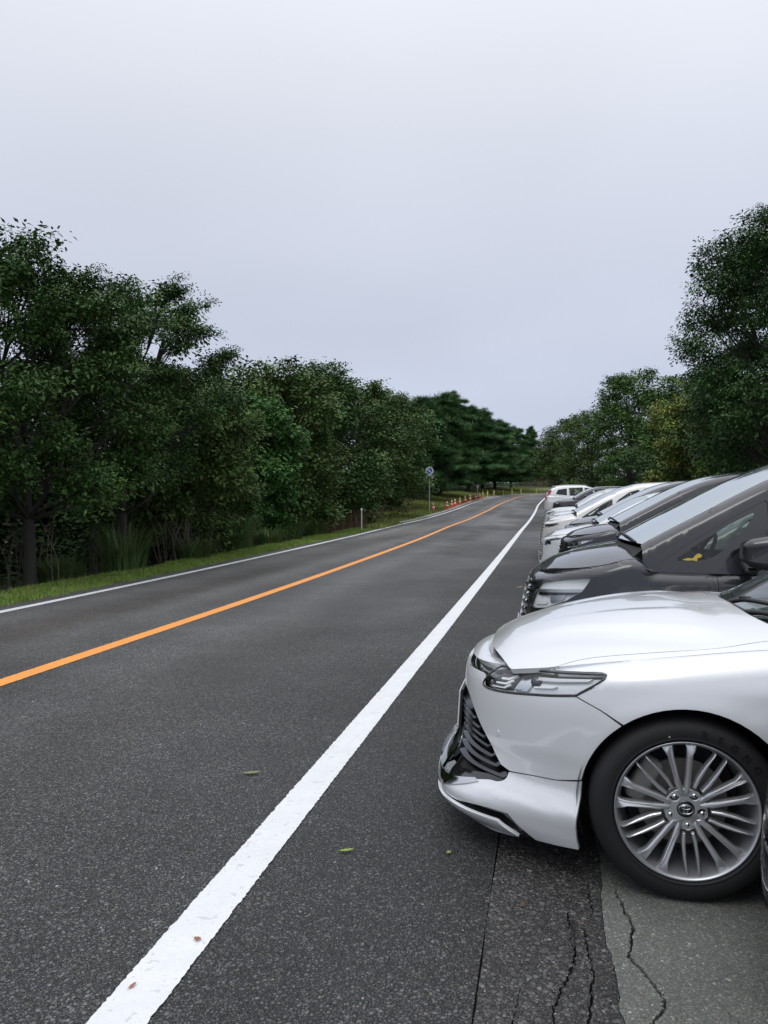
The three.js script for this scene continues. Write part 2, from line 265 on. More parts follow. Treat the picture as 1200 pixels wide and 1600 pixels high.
{ // turf under the verge grass, widening to a bank at the bend
  const pos = [], uv = [], idx = [], n = 10; let k = 0; for (let s = 2; s <= 150; s += 0.6, k++) for (let j = 0; j <= n; j++) { const w = lerp(1.0 + 0.7 * (fbm(s * 0.5, 3, 3, 36) - 0.5), 9, sstep(34, 60, s)), d = w * j / n + (j ? 0.05 * (fbm(s * 2, j, 2, 38) - 0.5) : 0.03 * (fbm(s * 3, 1, 3, 39) - 0.5)), q = road(s, -7.63 - d); pos.push(q[0], groundY(q[0], q[2]) + 0.014, q[2]); uv.push(d, s); if (k && j) { const a = k * (n + 1) + j; idx.push(a - n - 2, a - 1, a - n - 1, a - n - 1, a - 1, a); } }
  const G = new THREE.BufferGeometry(); G.setAttribute('position', new THREE.Float32BufferAttribute(pos, 3)); G.setAttribute('uv', new THREE.Float32BufferAttribute(uv, 2)); G.setIndex(idx); G.computeVertexNormals();
  const N = 512, d = new Uint8Array(N * N * 4); for (let y = 0; y < N; y++) for (let x = 0; x < N; x++) { const n1 = fbm(x / N * 90, y / N * 90, 3, 160, 90), m = fbm(x / N * 6, y / N * 6, 3, 166, 6), q = (y * N + x) * 4, c = [lerp(0.11, 0.165, m), lerp(0.18, 0.195, m), lerp(0.04, 0.07, m)]; for (let i = 0; i < 3; i++) d[q + i] = Math.round(255 * Math.pow(clamp(c[i] * (0.45 + 1.1 * n1)), 1 / 2.2)); d[q + 3] = 255; }
  const tx = new THREE.DataTexture(d, N, N, THREE.RGBAFormat); tx.wrapS = tx.wrapT = THREE.RepeatWrapping; tx.magFilter = THREE.LinearFilter; tx.colorSpace = THREE.SRGBColorSpace; tx.repeat.set(1 / 3, 1 / 3); tx.needsUpdate = true; struct('verge', G, new THREE.MeshStandardMaterial({ map: tx, roughness: 1, side: THREE.DoubleSide }), 'green turf strip between road and wood');
}
struct('road', sheet(-12, 230, -7.62, -0.2005, 0.5, 0.22, 0, roadTone, 1.012), asphalt, 'dark worn asphalt road curving right in the distance');
// painted lines
const lineN = noiseTex(512, (x, y) => 0.55 + 0.5 * fbm(x * 40, y * 40, 3, 70, 40));
function lineMat(c, seed) { const N = 512, d = new Uint8Array(N * N * 4); for (let y = 0; y < N; y++) for (let x = 0; x < N; x++) { const u = x / N, v = y / N, n = fbm(u * 60, v * 60, 3, seed, 60), m = fbm(u * 8, v * 8, 3, seed + 1, 8), k = (0.90 + 0.10 * n) * (0.93 + 0.10 * m) * (n > 0.74 ? 0.8 : 1), q = (y * N + x) * 4; for (let i = 0; i < 3; i++) d[q + i] = Math.round(255 * Math.pow(clamp(c[i] * k), 1 / 2.2)); d[q + 3] = 255; } const t = new THREE.DataTexture(d, N, N, THREE.RGBAFormat); t.wrapS = t.wrapT = THREE.RepeatWrapping; t.magFilter = THREE.LinearFilter; t.colorSpace = THREE.SRGBColorSpace; t.repeat.set(1 / 1.3, 1 / 1.3); t.needsUpdate = true; return new THREE.MeshStandardMaterial({ map: t, roughness: 0.6, bumpMap: asB, bumpScale: 0.0012 }); }
function stripe(name, tc, w, s0, s1, mat, label, seed, drift = () => 0) { // painted stripe whose edges follow the stones
  const pos = [], uv = [], idx = []; let s = s0, st = 0.012, k = 0; while (s < s1) { const t0 = tc + drift(s), e = (q) => 0.005 * (fbm(s * 45, q, 2, seed) - 0.5) + 0.005 * (hash2(k, q * 3, seed) - 0.5); const a = t0 - w / 2 + e(1), b = t0 + w / 2 + e(9); pos.push(...road(s, a, 0.005), ...road(s, b, 0.005)); uv.push(a, s, b, s); if (k) { const i = k * 2; idx.push(i - 2, i - 1, i, i - 1, i + 1, i); } k++; s += st; if (s > 6) st = Math.min(2, st * 1.01); }
  const g = new THREE.BufferGeometry(); g.setAttribute('position', new THREE.Float32BufferAttribute(pos, 3)); g.setAttribute('uv', new THREE.Float32BufferAttribute(uv, 2)); g.setIndex(idx); g.computeVertexNormals(); struct(name, g, mat, label);
}
const whitePaint = lineMat([0.80, 0.81, 0.82], 71), orangePaint = lineMat([0.94, 0.38, 0.08], 77);
stripe('edge_line_near', -1.15, 0.165, 0.2, 190, whitePaint, 'white edge line beside the parked cars', 5, (s) => 0.3 * sstep(30, 80, s));
stripe('centre_line', -4.2, 0.165, -2, 190, orangePaint, 'orange centre line of the road', 6, (s) => -0.5 * sstep(8, 46, s) * (1 - sstep(50, 100, s)));
stripe('edge_line_far', -7.2, 0.155, -2, 190, whitePaint, 'white edge line beside the grass verge', 7, (s) => -0.25 * sstep(15, 48, s) * (1 - sstep(50, 95, s)));
// ---------------------------------------------------------------- car body surfaces (x back from the nose, y up, z to the near side)
function skin(c) {
  const arcT = (A, W, n) => { const T = []; let L = 0, pu = 0, pw = 0; for (let i = 0; i <= 240; i++) { const th = i / 240 * Math.PI / 2, w = W * Math.pow(Math.sin(th), 2 / n), u = A * (1 - Math.pow(Math.max(0, Math.cos(th)), 2 / n)); L += Math.hypot(u - pu, w - pw); pu = u; pw = w; T.push([L, u, w]); } return T; };
  const F = arcT(c.A, c.W, c.n), R = arcT(c.Ar || 0.5, c.W, c.nr || 3.2), LF = F[240][0], LR = R[240][0], S = c.L - c.A - (c.Ar || 0.5), LT = LF + S + LR;
  const at = (T, p) => { let a = 0, b = 240; while (b - a > 1) { const m = (a + b) >> 1; if (T[m][0] <= p) a = m; else b = m; } const k = clamp((p - T[a][0]) / Math.max(1e-9, T[b][0] - T[a][0]), -1, 1); return [lerp(T[a][1], T[b][1], k), lerp(T[a][2], T[b][2], k)]; };
  const plan = (p) => {
    if (p < 0) { const q = at(F, -p); return [q[0], -q[1]]; }
    if (p <= LF) return at(F, p);
    if (p <= LF + S) return [c.A + p - LF, c.W];
    if (p > LT) { const q = at(R, p - LT); return [c.L - q[0], -q[1]]; }
    const q = at(R, Math.min(LR, LT - p)); return [c.L - q[0], q[1]];
  };
  const inset = curve1(c.inset), nose = curve1(c.nose), tail = curve1(c.tail || [[0, 0.05], [0.5, 0], [1, 0.02]]), ysh = curve1(c.shoulder), hc = curve1(c.hood), Rr = c.roll || 0.09;
  const fl = c.flare || 0, arches = c.arches || [], bulge = c.bulge && curve1(c.bulge);
  const wall = (p, y) => {
    const e = 2e-3, a = plan(p), b = plan(p + e), d = plan(p - e);
    let tx = b[0] - d[0], tz = b[1] - d[1]; const l = Math.hypot(tx, tz) || 1; tx /= l; tz /= l; // outward normal (-tz.. ) => inward = (tz, -tx)
    const fr = 1 - sstep(0, LF, Math.abs(p)), rr = sstep(LF + S, LT, p);
    const u0 = a[0] + nose(y) * fr - tail(y) * rr;
    const top = ysh(u0) + (c.noseRise || 0) * (1 - sstep(0, c.riseP || 0.55, Math.abs(p))), rp = Rr;
    let o = inset(y); if (y > top - rp) { const q = clamp((y - top + rp) / rp, 0, 0.9995); o += rp * (c.rollw || 1) * (1 - Math.sqrt(1 - q * q)); }
    for (const [uc, yc, rad] of arches) { const q = Math.hypot(u0 - uc, y - yc) / rad; if (y > yc - 0.2) o -= fl * Math.exp(-Math.pow((q - 1) / 0.13, 2)) * sstep(yc - 0.2, yc, y); }
    if (bulge) o -= bulge(y) * Math.exp(-Math.pow((Math.abs(p) - 0.52) / 0.24, 2));
    if (c.crease) for (const [ycr, h, wd, u1, u2] of c.crease) { o -= h * Math.exp(-Math.pow((y - ycr(u0)) / wd, 2)) * sstep(u1, u1 + 0.3, u0) * (1 - sstep(u2 - 0.3, u2, u0)); }
    return [u0 + tz * o, y, a[1] - tx * o];
  };
  const edgeW = (u) => { // half width of the shoulder line at u
    let a = 0, b = LF; if (u >= c.A) return c.W - inset(ysh(u)) - Rr * (c.rollw || 1);
    for (let i = 0; i < 24; i++) { const m = (a + b) / 2; if (plan(m)[0] < u) a = m; else b = m; } return Math.max(0.05, plan(a)[1] - inset(ysh(u)) - Rr);
  };
  const ew = []; for (let i = 0; i <= 200; i++) ew.push(edgeW(c.L * i / 200));
  const edge = (u) => { const f = clamp(u / c.L) * 200, k = Math.min(199, Math.floor(f)); return lerp(ew[k], ew[k + 1], f - k); };
  const top = (u, w) => { const a = Math.min(1.15, Math.abs(w) / Math.max(0.25, edge(u))); let y = ysh(u) + (hc(u) - ysh(u)) * (1 - Math.pow(a, c.crownPow || 2.2)); if (c.hoodCrease) y += c.hoodCrease(u, w); return [u, y, w]; };
  const pOfU = (u, y) => { let a = 0, b = LT; for (let i = 0; i < 40; i++) { const m = (a + b) / 2; if (wall(m, y)[0] < u) a = m; else b = m; } return a; };
  const pOfW = (w, y) => { let a = 0, b = LF; for (let i = 0; i < 40; i++) { const m = (a + b) / 2; if (wall(m, y)[2] < w) a = m; else b = m; } return a; };
  // greenhouse side
  const re = c.roof ? curve1(c.roof) : () => 1.4;
  const gside = (u, y) => {
    const bl = ysh(u), t = y - bl, rt = re(u); let w = c.W - inset(bl) - 0.035 - t * (c.tumble || 0.22) - t * t * 0.12;
    const rr = c.groll || 0.07; if (y > rt - rr) { const q = clamp((y - rt + rr) / rr, 0, 0.999); w -= rr * 1.2 * (1 - Math.sqrt(1 - q * q)); }
    w -= (c.gtaper || 0.10) * Math.pow(Math.max(0, c.gu - u), 2); w -= 0.06 * Math.pow(Math.max(0, u - c.L + 1.0), 2);
    return [u, y, w];
  };
  return { wall, top, pOfU, pOfW, gside, ysh, hc, edge, re, LF, S, LT, plan, inset, c };
}
// ---------------------------------------------------------------- car materials
const C3 = (r, g, b) => new THREE.Color().setRGB(r, g, b);
function paint(col, o = {}) { return new THREE.MeshPhysicalMaterial({ color: col, roughness: o.rough ?? 0.42, metalness: o.metal ?? 0.0, clearcoat: 1, clearcoatRoughness: o.cc ?? 0.03, side: THREE.DoubleSide }); }
const MAT = {
  white: paint(C3(0.77, 0.785, 0.80), { metal: 0.24, rough: 0.30 }), whiteWarm: paint(C3(0.78, 0.775, 0.75), { metal: 0.2, rough: 0.35 }), silverWhite: paint(C3(0.68, 0.70, 0.72)),
  black: paint(C3(0.012, 0.012, 0.014)), charcoal: paint(C3(0.009, 0.010, 0.015), { rough: 0.4, metal: 0.2 }), gunmetal: paint(C3(0.022, 0.023, 0.030), { rough: 0.35, metal: 0.4 }),
  dark: new THREE.MeshStandardMaterial({ color: C3(0.012, 0.012, 0.013), roughness: 0.75, side: THREE.DoubleSide }),
  trim: new THREE.MeshStandardMaterial({ color: C3(0.02, 0.02, 0.022), roughness: 0.45, side: THREE.DoubleSide }),
  gloss: new THREE.MeshPhysicalMaterial({ color: C3(0.008, 0.008, 0.009), roughness: 0.12, clearcoat: 1, clearcoatRoughness: 0.02, side: THREE.DoubleSide }),
  chrome: new THREE.MeshStandardMaterial({ color: C3(0.62, 0.63, 0.65), roughness: 0.08, metalness: 1, side: THREE.DoubleSide }),
  darkChrome: new THREE.MeshStandardMaterial({ color: C3(0.07, 0.072, 0.08), roughness: 0.14, metalness: 1, side: THREE.DoubleSide }),
  satin: new THREE.MeshStandardMaterial({ color: C3(0.50, 0.51, 0.53), roughness: 0.28, metalness: 0.9, side: THREE.DoubleSide }),
  lampSilver: new THREE.MeshStandardMaterial({ color: C3(0.82, 0.84, 0.84), roughness: 0.35, metalness: 0.1, side: THREE.DoubleSide }),
  lampDark: new THREE.MeshStandardMaterial({ color: C3(0.035, 0.04, 0.045), roughness: 0.3, side: THREE.DoubleSide }),
  lens: new THREE.MeshPhysicalMaterial({ color: C3(0.98, 0.99, 0.99), roughness: 0.02, transmission: 1, thickness: 0, ior: 1.5, side: THREE.DoubleSide }),
  glass: new THREE.MeshPhysicalMaterial({ color: C3(0.78, 0.88, 0.84), roughness: 0.01, transmission: 1, thickness: 0, ior: 1.52, side: THREE.DoubleSide }),
  wind: new THREE.MeshPhysicalMaterial({ color: C3(0.60, 0.67, 0.69), roughness: 0.02, metalness: 0.8, transmission: 0.32, thickness: 0, ior: 1.7, side: THREE.DoubleSide }),
  privacy: new THREE.MeshPhysicalMaterial({ color: C3(0.16, 0.18, 0.18), roughness: 0.01, transmission: 1, thickness: 0, ior: 1.52, side: THREE.DoubleSide }),
  red: new THREE.MeshPhysicalMaterial({ color: C3(0.55, 0.015, 0.02), roughness: 0.1, clearcoat: 1, side: THREE.DoubleSide }),
  rubber: new THREE.MeshStandardMaterial({ color: C3(0.010, 0.010, 0.011), roughness: 0.7, side: THREE.DoubleSide }),
  rubberDeep: new THREE.MeshStandardMaterial({ color: C3(0.004, 0.004, 0.005), roughness: 0.5, side: THREE.DoubleSide }),
  alloy: new THREE.MeshPhysicalMaterial({ color: C3(0.62, 0.63, 0.65), roughness: 0.32, metalness: 0.7, clearcoat: 0.6, clearcoatRoughness: 0.08, side: THREE.DoubleSide }),
  alloyBarrel: new THREE.MeshStandardMaterial({ color: C3(0.50, 0.51, 0.53), roughness: 0.38, metalness: 0.8, side: THREE.DoubleSide }),
  iron: new THREE.MeshStandardMaterial({ color: C3(0.22, 0.20, 0.18), roughness: 0.5, metalness: 0.7, side: THREE.DoubleSide }),
  seat: new THREE.MeshStandardMaterial({ color: C3(0.06, 0.06, 0.065), roughness: 0.8, side: THREE.DoubleSide }),
  beige: new THREE.MeshStandardMaterial({ color: C3(0.35, 0.34, 0.31), roughness: 0.8, side: THREE.DoubleSide }),
  dash: new THREE.MeshStandardMaterial({ color: C3(0.06, 0.062, 0.062), roughness: 0.65, side: THREE.DoubleSide }),
  plate: new THREE.MeshStandardMaterial({ color: C3(0.78, 0.79, 0.78), roughness: 0.4 }),
};
const mirP = (poly) => poly.map((p) => [-p[0], p[1]]).reverse();
const ellipse = (cx, cy, rx, ry, n = 28) => Array.from({ length: n }, (_, i) => [cx + rx * Math.cos(i / n * Math.PI * 2), cy + ry * Math.sin(i / n * Math.PI * 2)]);

// ---------------------------------------------------------------- wheel: a part with tyre, barrel, spokes ...
function spokeShape(pts) { const s = new THREE.Shape(); pts.forEach((p, i) => i ? s.lineTo(p[0], p[1]) : s.moveTo(p[0], p[1])); s.closePath(); return s; }
function simpleWheel(parent, [x, y, z], R, side, style = {}) {
  const g = new THREE.Group(); g.name = 'wheel'; g.position.set(x, y, z); g.scale.z = side; parent.add(g); // +z is the outer face
  const w = style.w || 0.21, r = style.rim || R * 0.70;
  const ty = lathe([[r * 0.97, -w], [R - 0.02, -w], [R, -w + 0.03], [R, -0.03], [R - 0.012, -0.008], [R - 0.04, 0], [r + 0.02, -0.002], [r, -0.012], [r * 0.97, -0.02]], 40); ty.rotateX(Math.PI / 2);
  mesh('tyre', ty, MAT.rubber, g);
  const n = style.n || 7, L = [], bar = lathe([[r * 0.9, -w], [r * 0.92, -0.05], [r * 0.99, -0.012], [r * 0.995, 0.0], [r * 0.95, -0.004], [r * 0.93, -0.05]], 40); bar.rotateX(Math.PI / 2); L.push(bar);
  for (let i = 0; i < n; i++) { const q = new THREE.ExtrudeGeometry(spokeShape([[r * 0.12, -0.03], [r * 0.96, -0.022], [r * 0.96, 0.022], [r * 0.12, 0.03]]), { depth: 0.02, bevelEnabled: true, bevelSize: 0.005, bevelThickness: 0.006, bevelSegments: 1 }); q.rotateZ(i / n * Math.PI * 2); q.translate(0, 0, -0.035); L.push(q); }
  const hub = new THREE.CylinderGeometry(r * 0.2, r * 0.24, 0.05, 20); hub.rotateX(Math.PI / 2); hub.translate(0, 0, -0.03); L.push(hub);
  mesh('rim', merge(L), style.mat || MAT.alloy, g);
  const d = new THREE.CylinderGeometry(r * 0.72, r * 0.72, 0.02, 30); d.rotateX(Math.PI / 2); d.translate(0, 0, -0.09); mesh('brake_disc', d, MAT.iron, g);
  return g;
}
// ---------------------------------------------------------------- generic car; every panel lies on the car's own curved surfaces with real gaps
function buildCar(name, label, spec, pos, turn, category = 'car', group) {
  const S = skin(spec), cell = spec.cell || 0.09, P = spec.paint, t = base(name, pos, turn); tag(t, label, category, group);
  const gp = 0.0035, yb = spec.yb || 0.2, ar = spec.arches;
  const low = (u) => { let y = yb; for (const [uc, yc, r] of ar) { const d = Math.abs(u - uc); if (d < r) y = Math.max(y, yc + Math.sqrt(r * r - d * d)); } return y; };
  const region = (u1, u2, yTop = S.ysh) => { // side panel between two shut lines, in (p, y)
    const lo = [], hi = [], N = Math.max(6, Math.ceil((u2 - u1) / 0.035)), us = []; for (let i = 0; i <= N; i++) us.push(lerp(u1, u2, i / N));
    for (const [uc, , r] of ar) for (const e of [-1, 1]) { const q = uc + e * r; if (q > u1 && q < u2) us.push(q - 0.0008, q + 0.0008); }
    us.sort((a, b) => a - b);
    for (const u of us) { const y0 = low(u); lo.push([S.pOfU(u, y0), y0]); const y1 = yTop(u); hi.push([S.pOfU(u, Math.min(y1, y1 - 0.0005)), y1]); }
    return [...lo, ...hi.reverse()];
  };
  const side = (nm, geo, mat, label2) => { const a = mesh(nm, geo, mat, t), b = mesh(nm, mirrorZ(geo), mat, t); if (label2) { a.userData.label = label2; b.userData.label = label2; } return [a, b]; };
  const [u1, u2, u3] = spec.doors;
  if (!spec.customFront) {
    const f = typeof spec.front === 'function' ? spec.front(S) : spec.front, [uc, yc, ra] = ar[0];
    const topY = (p) => { let y = S.ysh(0.2); for (let i = 0; i < 6; i++) y = S.ysh(S.wall(p, y - 0.002)[0]) - 0.0006; return y; };
    const bt = [], pA = S.pOfU(uc - ra, yb + 0.02), pD = S.pOfU(u1 - gp, 0.6), ybF = spec.ybF || yb; for (let i = 0; i <= 10; i++) bt.push([pA * i / 10, lerp(ybF, yb, Math.pow(i / 10, 2))]);
    const a0 = Math.asin(clamp((yb - yc) / ra, -1, 1)); for (let i = 1; i < 24; i++) { const a = lerp(Math.PI - a0, a0, i / 24), u = uc + ra * Math.cos(a), y = yc + ra * Math.sin(a); bt.push([S.pOfU(u, y), y]); }
    bt.push([S.pOfU(uc + ra + 0.002, yb), yb], [S.pOfU(u1 - gp, yb), yb]);
    const tp = []; for (let i = 0; i <= 30; i++) { const p = pD * (1 - i / 30); tp.push([p, topY(p)]); }
    const half = [...bt, ...tp], full = [...half, ...mirP(half.filter((p) => p[0] > 1e-6))];
    const holes = []; for (const l of f.lights) { holes.push(l.poly, mirP(l.poly)); } if (f.grille) holes.push([...f.grille, ...mirP(f.grille.filter((p) => p[0] > 1e-6))]);
    if (f.vents) for (const v of f.vents) holes.push(v, mirP(v));
    mesh('front_wing_and_bumper', panel(S.wall, full, { cell, holes, thick: 0.02 }), P, t);
    for (const l of f.lights) {
      const [a, b] = side(l.name || 'headlight', panel(S.wall, l.poly, { cell: cell * 0.7, off: l.depth ? -l.depth : -0.05, thick: 0 }), l.mat || MAT.lampSilver);
      for (const [par, mir] of [[a, 0], [b, 1]]) {
        const lg = panel(S.wall, l.poly, { cell: cell * 0.7, off: -0.002, thick: 0.05 }); mesh('lens', mir ? mirrorZ(lg) : lg, l.lens || MAT.lens, par);
        for (const k of l.inner || []) { const ig = panel(S.wall, k.poly, { cell: cell * 0.7, off: k.off ?? -0.025, thick: 0.015 }); mesh(k.name || 'reflector', mir ? mirrorZ(ig) : ig, k.mat || MAT.chrome, par); }
      }
    }
    if (f.grille) {
      const gf = [...f.grille, ...mirP(f.grille.filter((p) => p[0] > 1e-6))];
      const gr = mesh('grille', panel(S.wall, gf, { cell, off: -0.05, thick: 0 }), MAT.dark, t);
      const ys = f.grille.map((p) => p[1]), g0 = Math.min(...ys), g1 = Math.max(...ys), n = f.slats || 5;
      for (let i = 0; i < n; i++) {
        const y = lerp(g0, g1, (i + 0.5) / n); let pm = 0; for (let k = 0; k < f.grille.length; k++) { const a = f.grille[k], b = f.grille[(k + 1) % f.grille.length]; if ((a[1] - y) * (b[1] - y) <= 0 && a[1] !== b[1]) pm = Math.max(pm, lerp(a[0], b[0], (y - a[1]) / (b[1] - a[1]))); }
        if (pm > 0.05) mesh('slat', panel(S.wall, [[-pm, y - 0.009], [pm, y - 0.009], [pm, y + 0.009], [-pm, y + 0.009]], { cell: cell * 0.8, off: f.slatOff ?? -0.004, thick: 0.02 }), f.slatMat || MAT.chrome, gr);
      }
    }
    if (f.vents) for (const v of f.vents) side('fog_lamp_bezel', panel(S.wall, v, { cell, off: -0.03, thick: 0 }), MAT.trim);
    for (const e of f.extra || []) { const eg = panel(S.wall, e.poly, { cell: cell * 0.6, off: e.off ?? 0.004, thick: 0.015 }); side(e.name, eg, e.mat); }
    // bonnet
    const hb = spec.cowl, hl = []; for (let i = 0; i <= 40; i++) { const p = pD * i / 40, q = S.wall(p, topY(p)); if (q[0] > hb + 0.12) break; hl.push([q[0] + (i < 20 ? 0.004 : 0.001), Math.max(0, q[2] - 0.004)]); }
    const hk = []; for (let i = 0; i <= 10; i++) { const a = 1 - i / 10, we = hl[hl.length - 1][1]; hk.push([hb + (hl[hl.length - 1][0] - hb) * a * a * a, a * we]); }
    const hh = [...hl, ...hk.slice(1)], hfull = [...hh, ...hh.slice(1, -1).reverse().map((p) => [p[0], -p[1]])];
    mesh('hood', panel(S.top, hfull, { cell: cell * 0.8, thick: 0.02, flip: true }), P, t);
    if (f.plate !== false) mesh('number_plate', box(0.006, 0.165, 0.33, [S.wall(0, f.plateY || 0.45)[0] - 0.004, f.plateY || 0.45, 0]), MAT.plate, t);
  }
  // doors and rear quarter
  side('front_door', panel(S.wall, region(u1, u2 - gp), { cell, thick: 0.02 }), P);
  side('rear_door', panel(S.wall, region(u2, u3 - gp), { cell, thick: 0.02 }), P);
  const dh = (u) => { const y = S.ysh(u) - 0.13, q = S.wall(S.pOfU(u, y), y); return box(0.2, 0.03, 0.03, [q[0], q[1], q[2] + 0.022], [0, 0, 0], 0.012); };
  side('door_handle', dh(u2 - 0.18), spec.handle || P); side('door_handle', dh(u3 - 0.2), spec.handle || P);
  { // rear: quarter and tailgate below the glass in one wrap
    const us = []; for (let i = 0; i <= 30; i++) us.push(lerp(u3, spec.L - 0.32, i / 30));
    const lo = us.map((u) => [S.pOfU(u, low(u)), low(u)]), hi = us.map((u) => [S.pOfU(u, S.ysh(u) - 0.001), S.ysh(u) - 0.001]);
    const holes = (spec.tails || []).map((q) => q.poly.map(([d, y]) => [S.LT - d, y]));
    const q = panel(S.wall, [...lo, [S.LT, yb + 0.05], [S.LT, S.ysh(spec.L) - 0.001], ...hi.reverse()], { cell, thick: 0.02, holes }); side('rear_quarter', q, P);
    for (const q2 of spec.tails || []) side('tail_light', panel(S.wall, q2.poly.map(([d, y]) => [S.LT - d, y]), { cell, off: 0.004, thick: 0.03 }), MAT.red);
    if (!(spec.tailTop)) { const tt = []; for (let i = 0; i <= 10; i++) { const a = i / 10 * 2 - 1; tt.push([0, 0]); } }
  }
  // greenhouse
  const [wb, wt, rt, rb] = spec.glassLine; // windscreen base / top, rear glass top / base
  const bow = (u) => (spec.bow || 0.08) * (1 - sstep(wb, wt + 0.5, u)) - 0.10 * sstep(rt, rb, u);
  const sc = 0.75, rs = (a, u) => { const k = a / sc, e = S.gside(u, S.re(u)); return [u - bow(u) * (1 - k * k), e[1] + (spec.crown ?? 0.045) * (1 - k * k) * sstep(wb - 0.05, wt, u) + 0.012 * (1 - k * k), k * e[2]]; };
  const gs = []; for (let i = 0; i <= 150; i++) { const u = lerp(wb - 0.01, rb, i / 150); gs.push([u, S.ysh(u) + 0.001]); }
  const gt = []; for (let i = 0; i <= 50; i++) { const u = lerp(rb, wb - 0.01, i / 50); gt.push([u, Math.max(S.re(u), S.ysh(u) + 0.004)]); }
  const wins = spec.windows.map((w) => roundPoly(w.poly, w.r || 0.04));
  side('pillar_frame', panel(S.gside, [...gs, ...gt], { cell: cell * 0.8, thick: 0.03, holes: wins }), P);
  spec.windows.forEach((w, i) => { side('side_window', panel(S.gside, wins[i], { cell, off: -0.012, thick: 0 }), w.mat || MAT.glass);
    if (w.frit) side('window_surround', panel(S.gside, wins[i], { cell: cell * 0.7, off: -0.009, thick: 0, holes: [roundPoly(w.frit, 0.05)] }), MAT.gloss);
    else side('window_surround', panel(S.gside, wins[i].map((p) => p), { cell: cell * 0.7, off: 0.001, thick: 0.012, holes: [roundPoly(w.poly.map(([a, b]) => { const cx = w.poly.reduce((s, p) => s + p[0], 0) / w.poly.length, cy = w.poly.reduce((s, p) => s + p[1], 0) / w.poly.length, d = Math.hypot(a - cx, b - cy); return [a + (cx - a) / d * 0.035, b + (cy - b) / d * 0.035]; }), 0.03)] }), w.trim || MAT.trim); });
  const X = sc, wsPoly = [[-X, wb], [X, wb], [X, wt], [-X, wt]], in1 = 0.05;
  mesh('windshield', panel(rs, densify(wsPoly, 0.1), { cell: cell * 0.8, thick: 0, off: 0.001 }), spec.wind || MAT.wind, t);
  mesh('windshield_surround', panel(rs, densify(wsPoly, 0.1), { cell: cell * 0.8, thick: 0, off: -0.003, holes: [roundPoly([[-X + in1, wb + 0.06], [X - in1, wb + 0.06], [X - in1 * 0.6, wt - 0.05], [-X + in1 * 0.6, wt - 0.05]], 0.08)] }), MAT.gloss, t);
  mesh('roof', panel(rs, [[-X, wt + 0.004], [X, wt + 0.004], [X, rt - 0.004], [-X, rt - 0.004]], { cell: cell * 0.9, thick: 0.02 }), spec.roofPaint || P, t);
  mesh('rear_window', panel(rs, [[-X, rt], [X, rt], [X, rb], [-X, rb]], { cell, thick: 0.01 }), MAT.privacy, t);
  { // rear deck / tailgate top edge below the rear glass, closing the body
    const u0 = rb - 0.02, g = new THREE.BufferGeometry(), pos = [], idx = []; for (let i = 0; i <= 12; i++) { const a = i / 6 - 1, p = rs(a * sc, rb), u = spec.L - 0.05 - 0.12 * a * a, e = [u, S.ysh(u) - 0.01, a * (S.edge(spec.L - 0.6) - 0.0)]; pos.push(...p, ...e); if (i < 12) { const k = i * 2; idx.push(k, k + 2, k + 1, k + 1, k + 2, k + 3); } }
    g.setAttribute('position', new THREE.Float32BufferAttribute(pos, 3)); g.setIndex(idx); g.computeVertexNormals(); mesh('tailgate', g, P, t);
  }
  { // cowl below the windscreen, dash, seats, floor
    const g = new THREE.BufferGeometry(), pos = [], idx = []; for (let i = 0; i <= 12; i++) { const a = i / 6 - 1, p = rs(a * sc, wb), h = S.top(spec.cowl - 0.06, a * S.edge(spec.cowl) * 0.98); pos.push(h[0], h[1] - 0.035, h[2], p[0] + 0.01, p[1] - 0.03, p[2]); if (i < 12) { const k = i * 2; idx.push(k, k + 1, k + 2, k + 1, k + 3, k + 2); } }
    g.setAttribute('position', new THREE.Float32BufferAttribute(pos, 3)); g.setIndex(idx); g.computeVertexNormals(); mesh('cowl', g, MAT.dark, t);
    const W = spec.W, yc = S.ysh(wb) ;
    mesh('dashboard', merge([box(0.5, 0.22, W * 1.6, [wb + 0.35, yc - 0.10, 0], [0, 0, 0.12], 0.08), box(0.5, 0.1, W * 1.5, [wb + 0.15, yc - 0.08, 0], [0, 0, 0.05], 0.03)]), MAT.dash, t);
    mesh('underbody', merge([box(spec.L - 0.7, 0.12, W * 1.3, [spec.L / 2, yb + 0.11, 0]), box(Math.max(0.5, u1 - 0.55), 0.42, W * 1.05, [0.34 + (u1 - 0.55) / 2, 0.52, 0]), box(ar[1][0] - ar[1][2] - u1 - 0.05, 0.2, W * 1.72, [(ar[1][0] - ar[1][2] + u1) / 2, yb + 0.11, 0])]), MAT.dark, t);
    const seats = spec.seats || [[wb + 1.0, 0.42], [wb + 1.0, -0.42]];
    for (const [su, sw] of seats) mesh('seat', merge([box(0.5, 0.16, 0.5, [su - 0.2, yb + 0.45, sw], [0, 0, 0.1], 0.06), box(0.16, 0.62, 0.48, [su + 0.14, yb + 0.78, sw], [0, 0, -0.22], 0.06), box(0.09, 0.19, 0.26, [su + 0.25, yb + 1.2, sw], [0, 0, -0.15], 0.04)]), spec.seatMat || MAT.seat, t);
    const sw2 = new THREE.TorusGeometry(0.18, 0.016, 8, 28); sw2.rotateY(Math.PI / 2); sw2.rotateZ(-0.5); sw2.translate(wb + 0.62, yc + 0.0, -0.38); mesh('steering_wheel', sw2, MAT.trim, t);
    mesh('bulkhead', box(0.04, 0.5, W * 1.6, [wb + 0.12, 0.62, 0]), MAT.dark, t);
  }
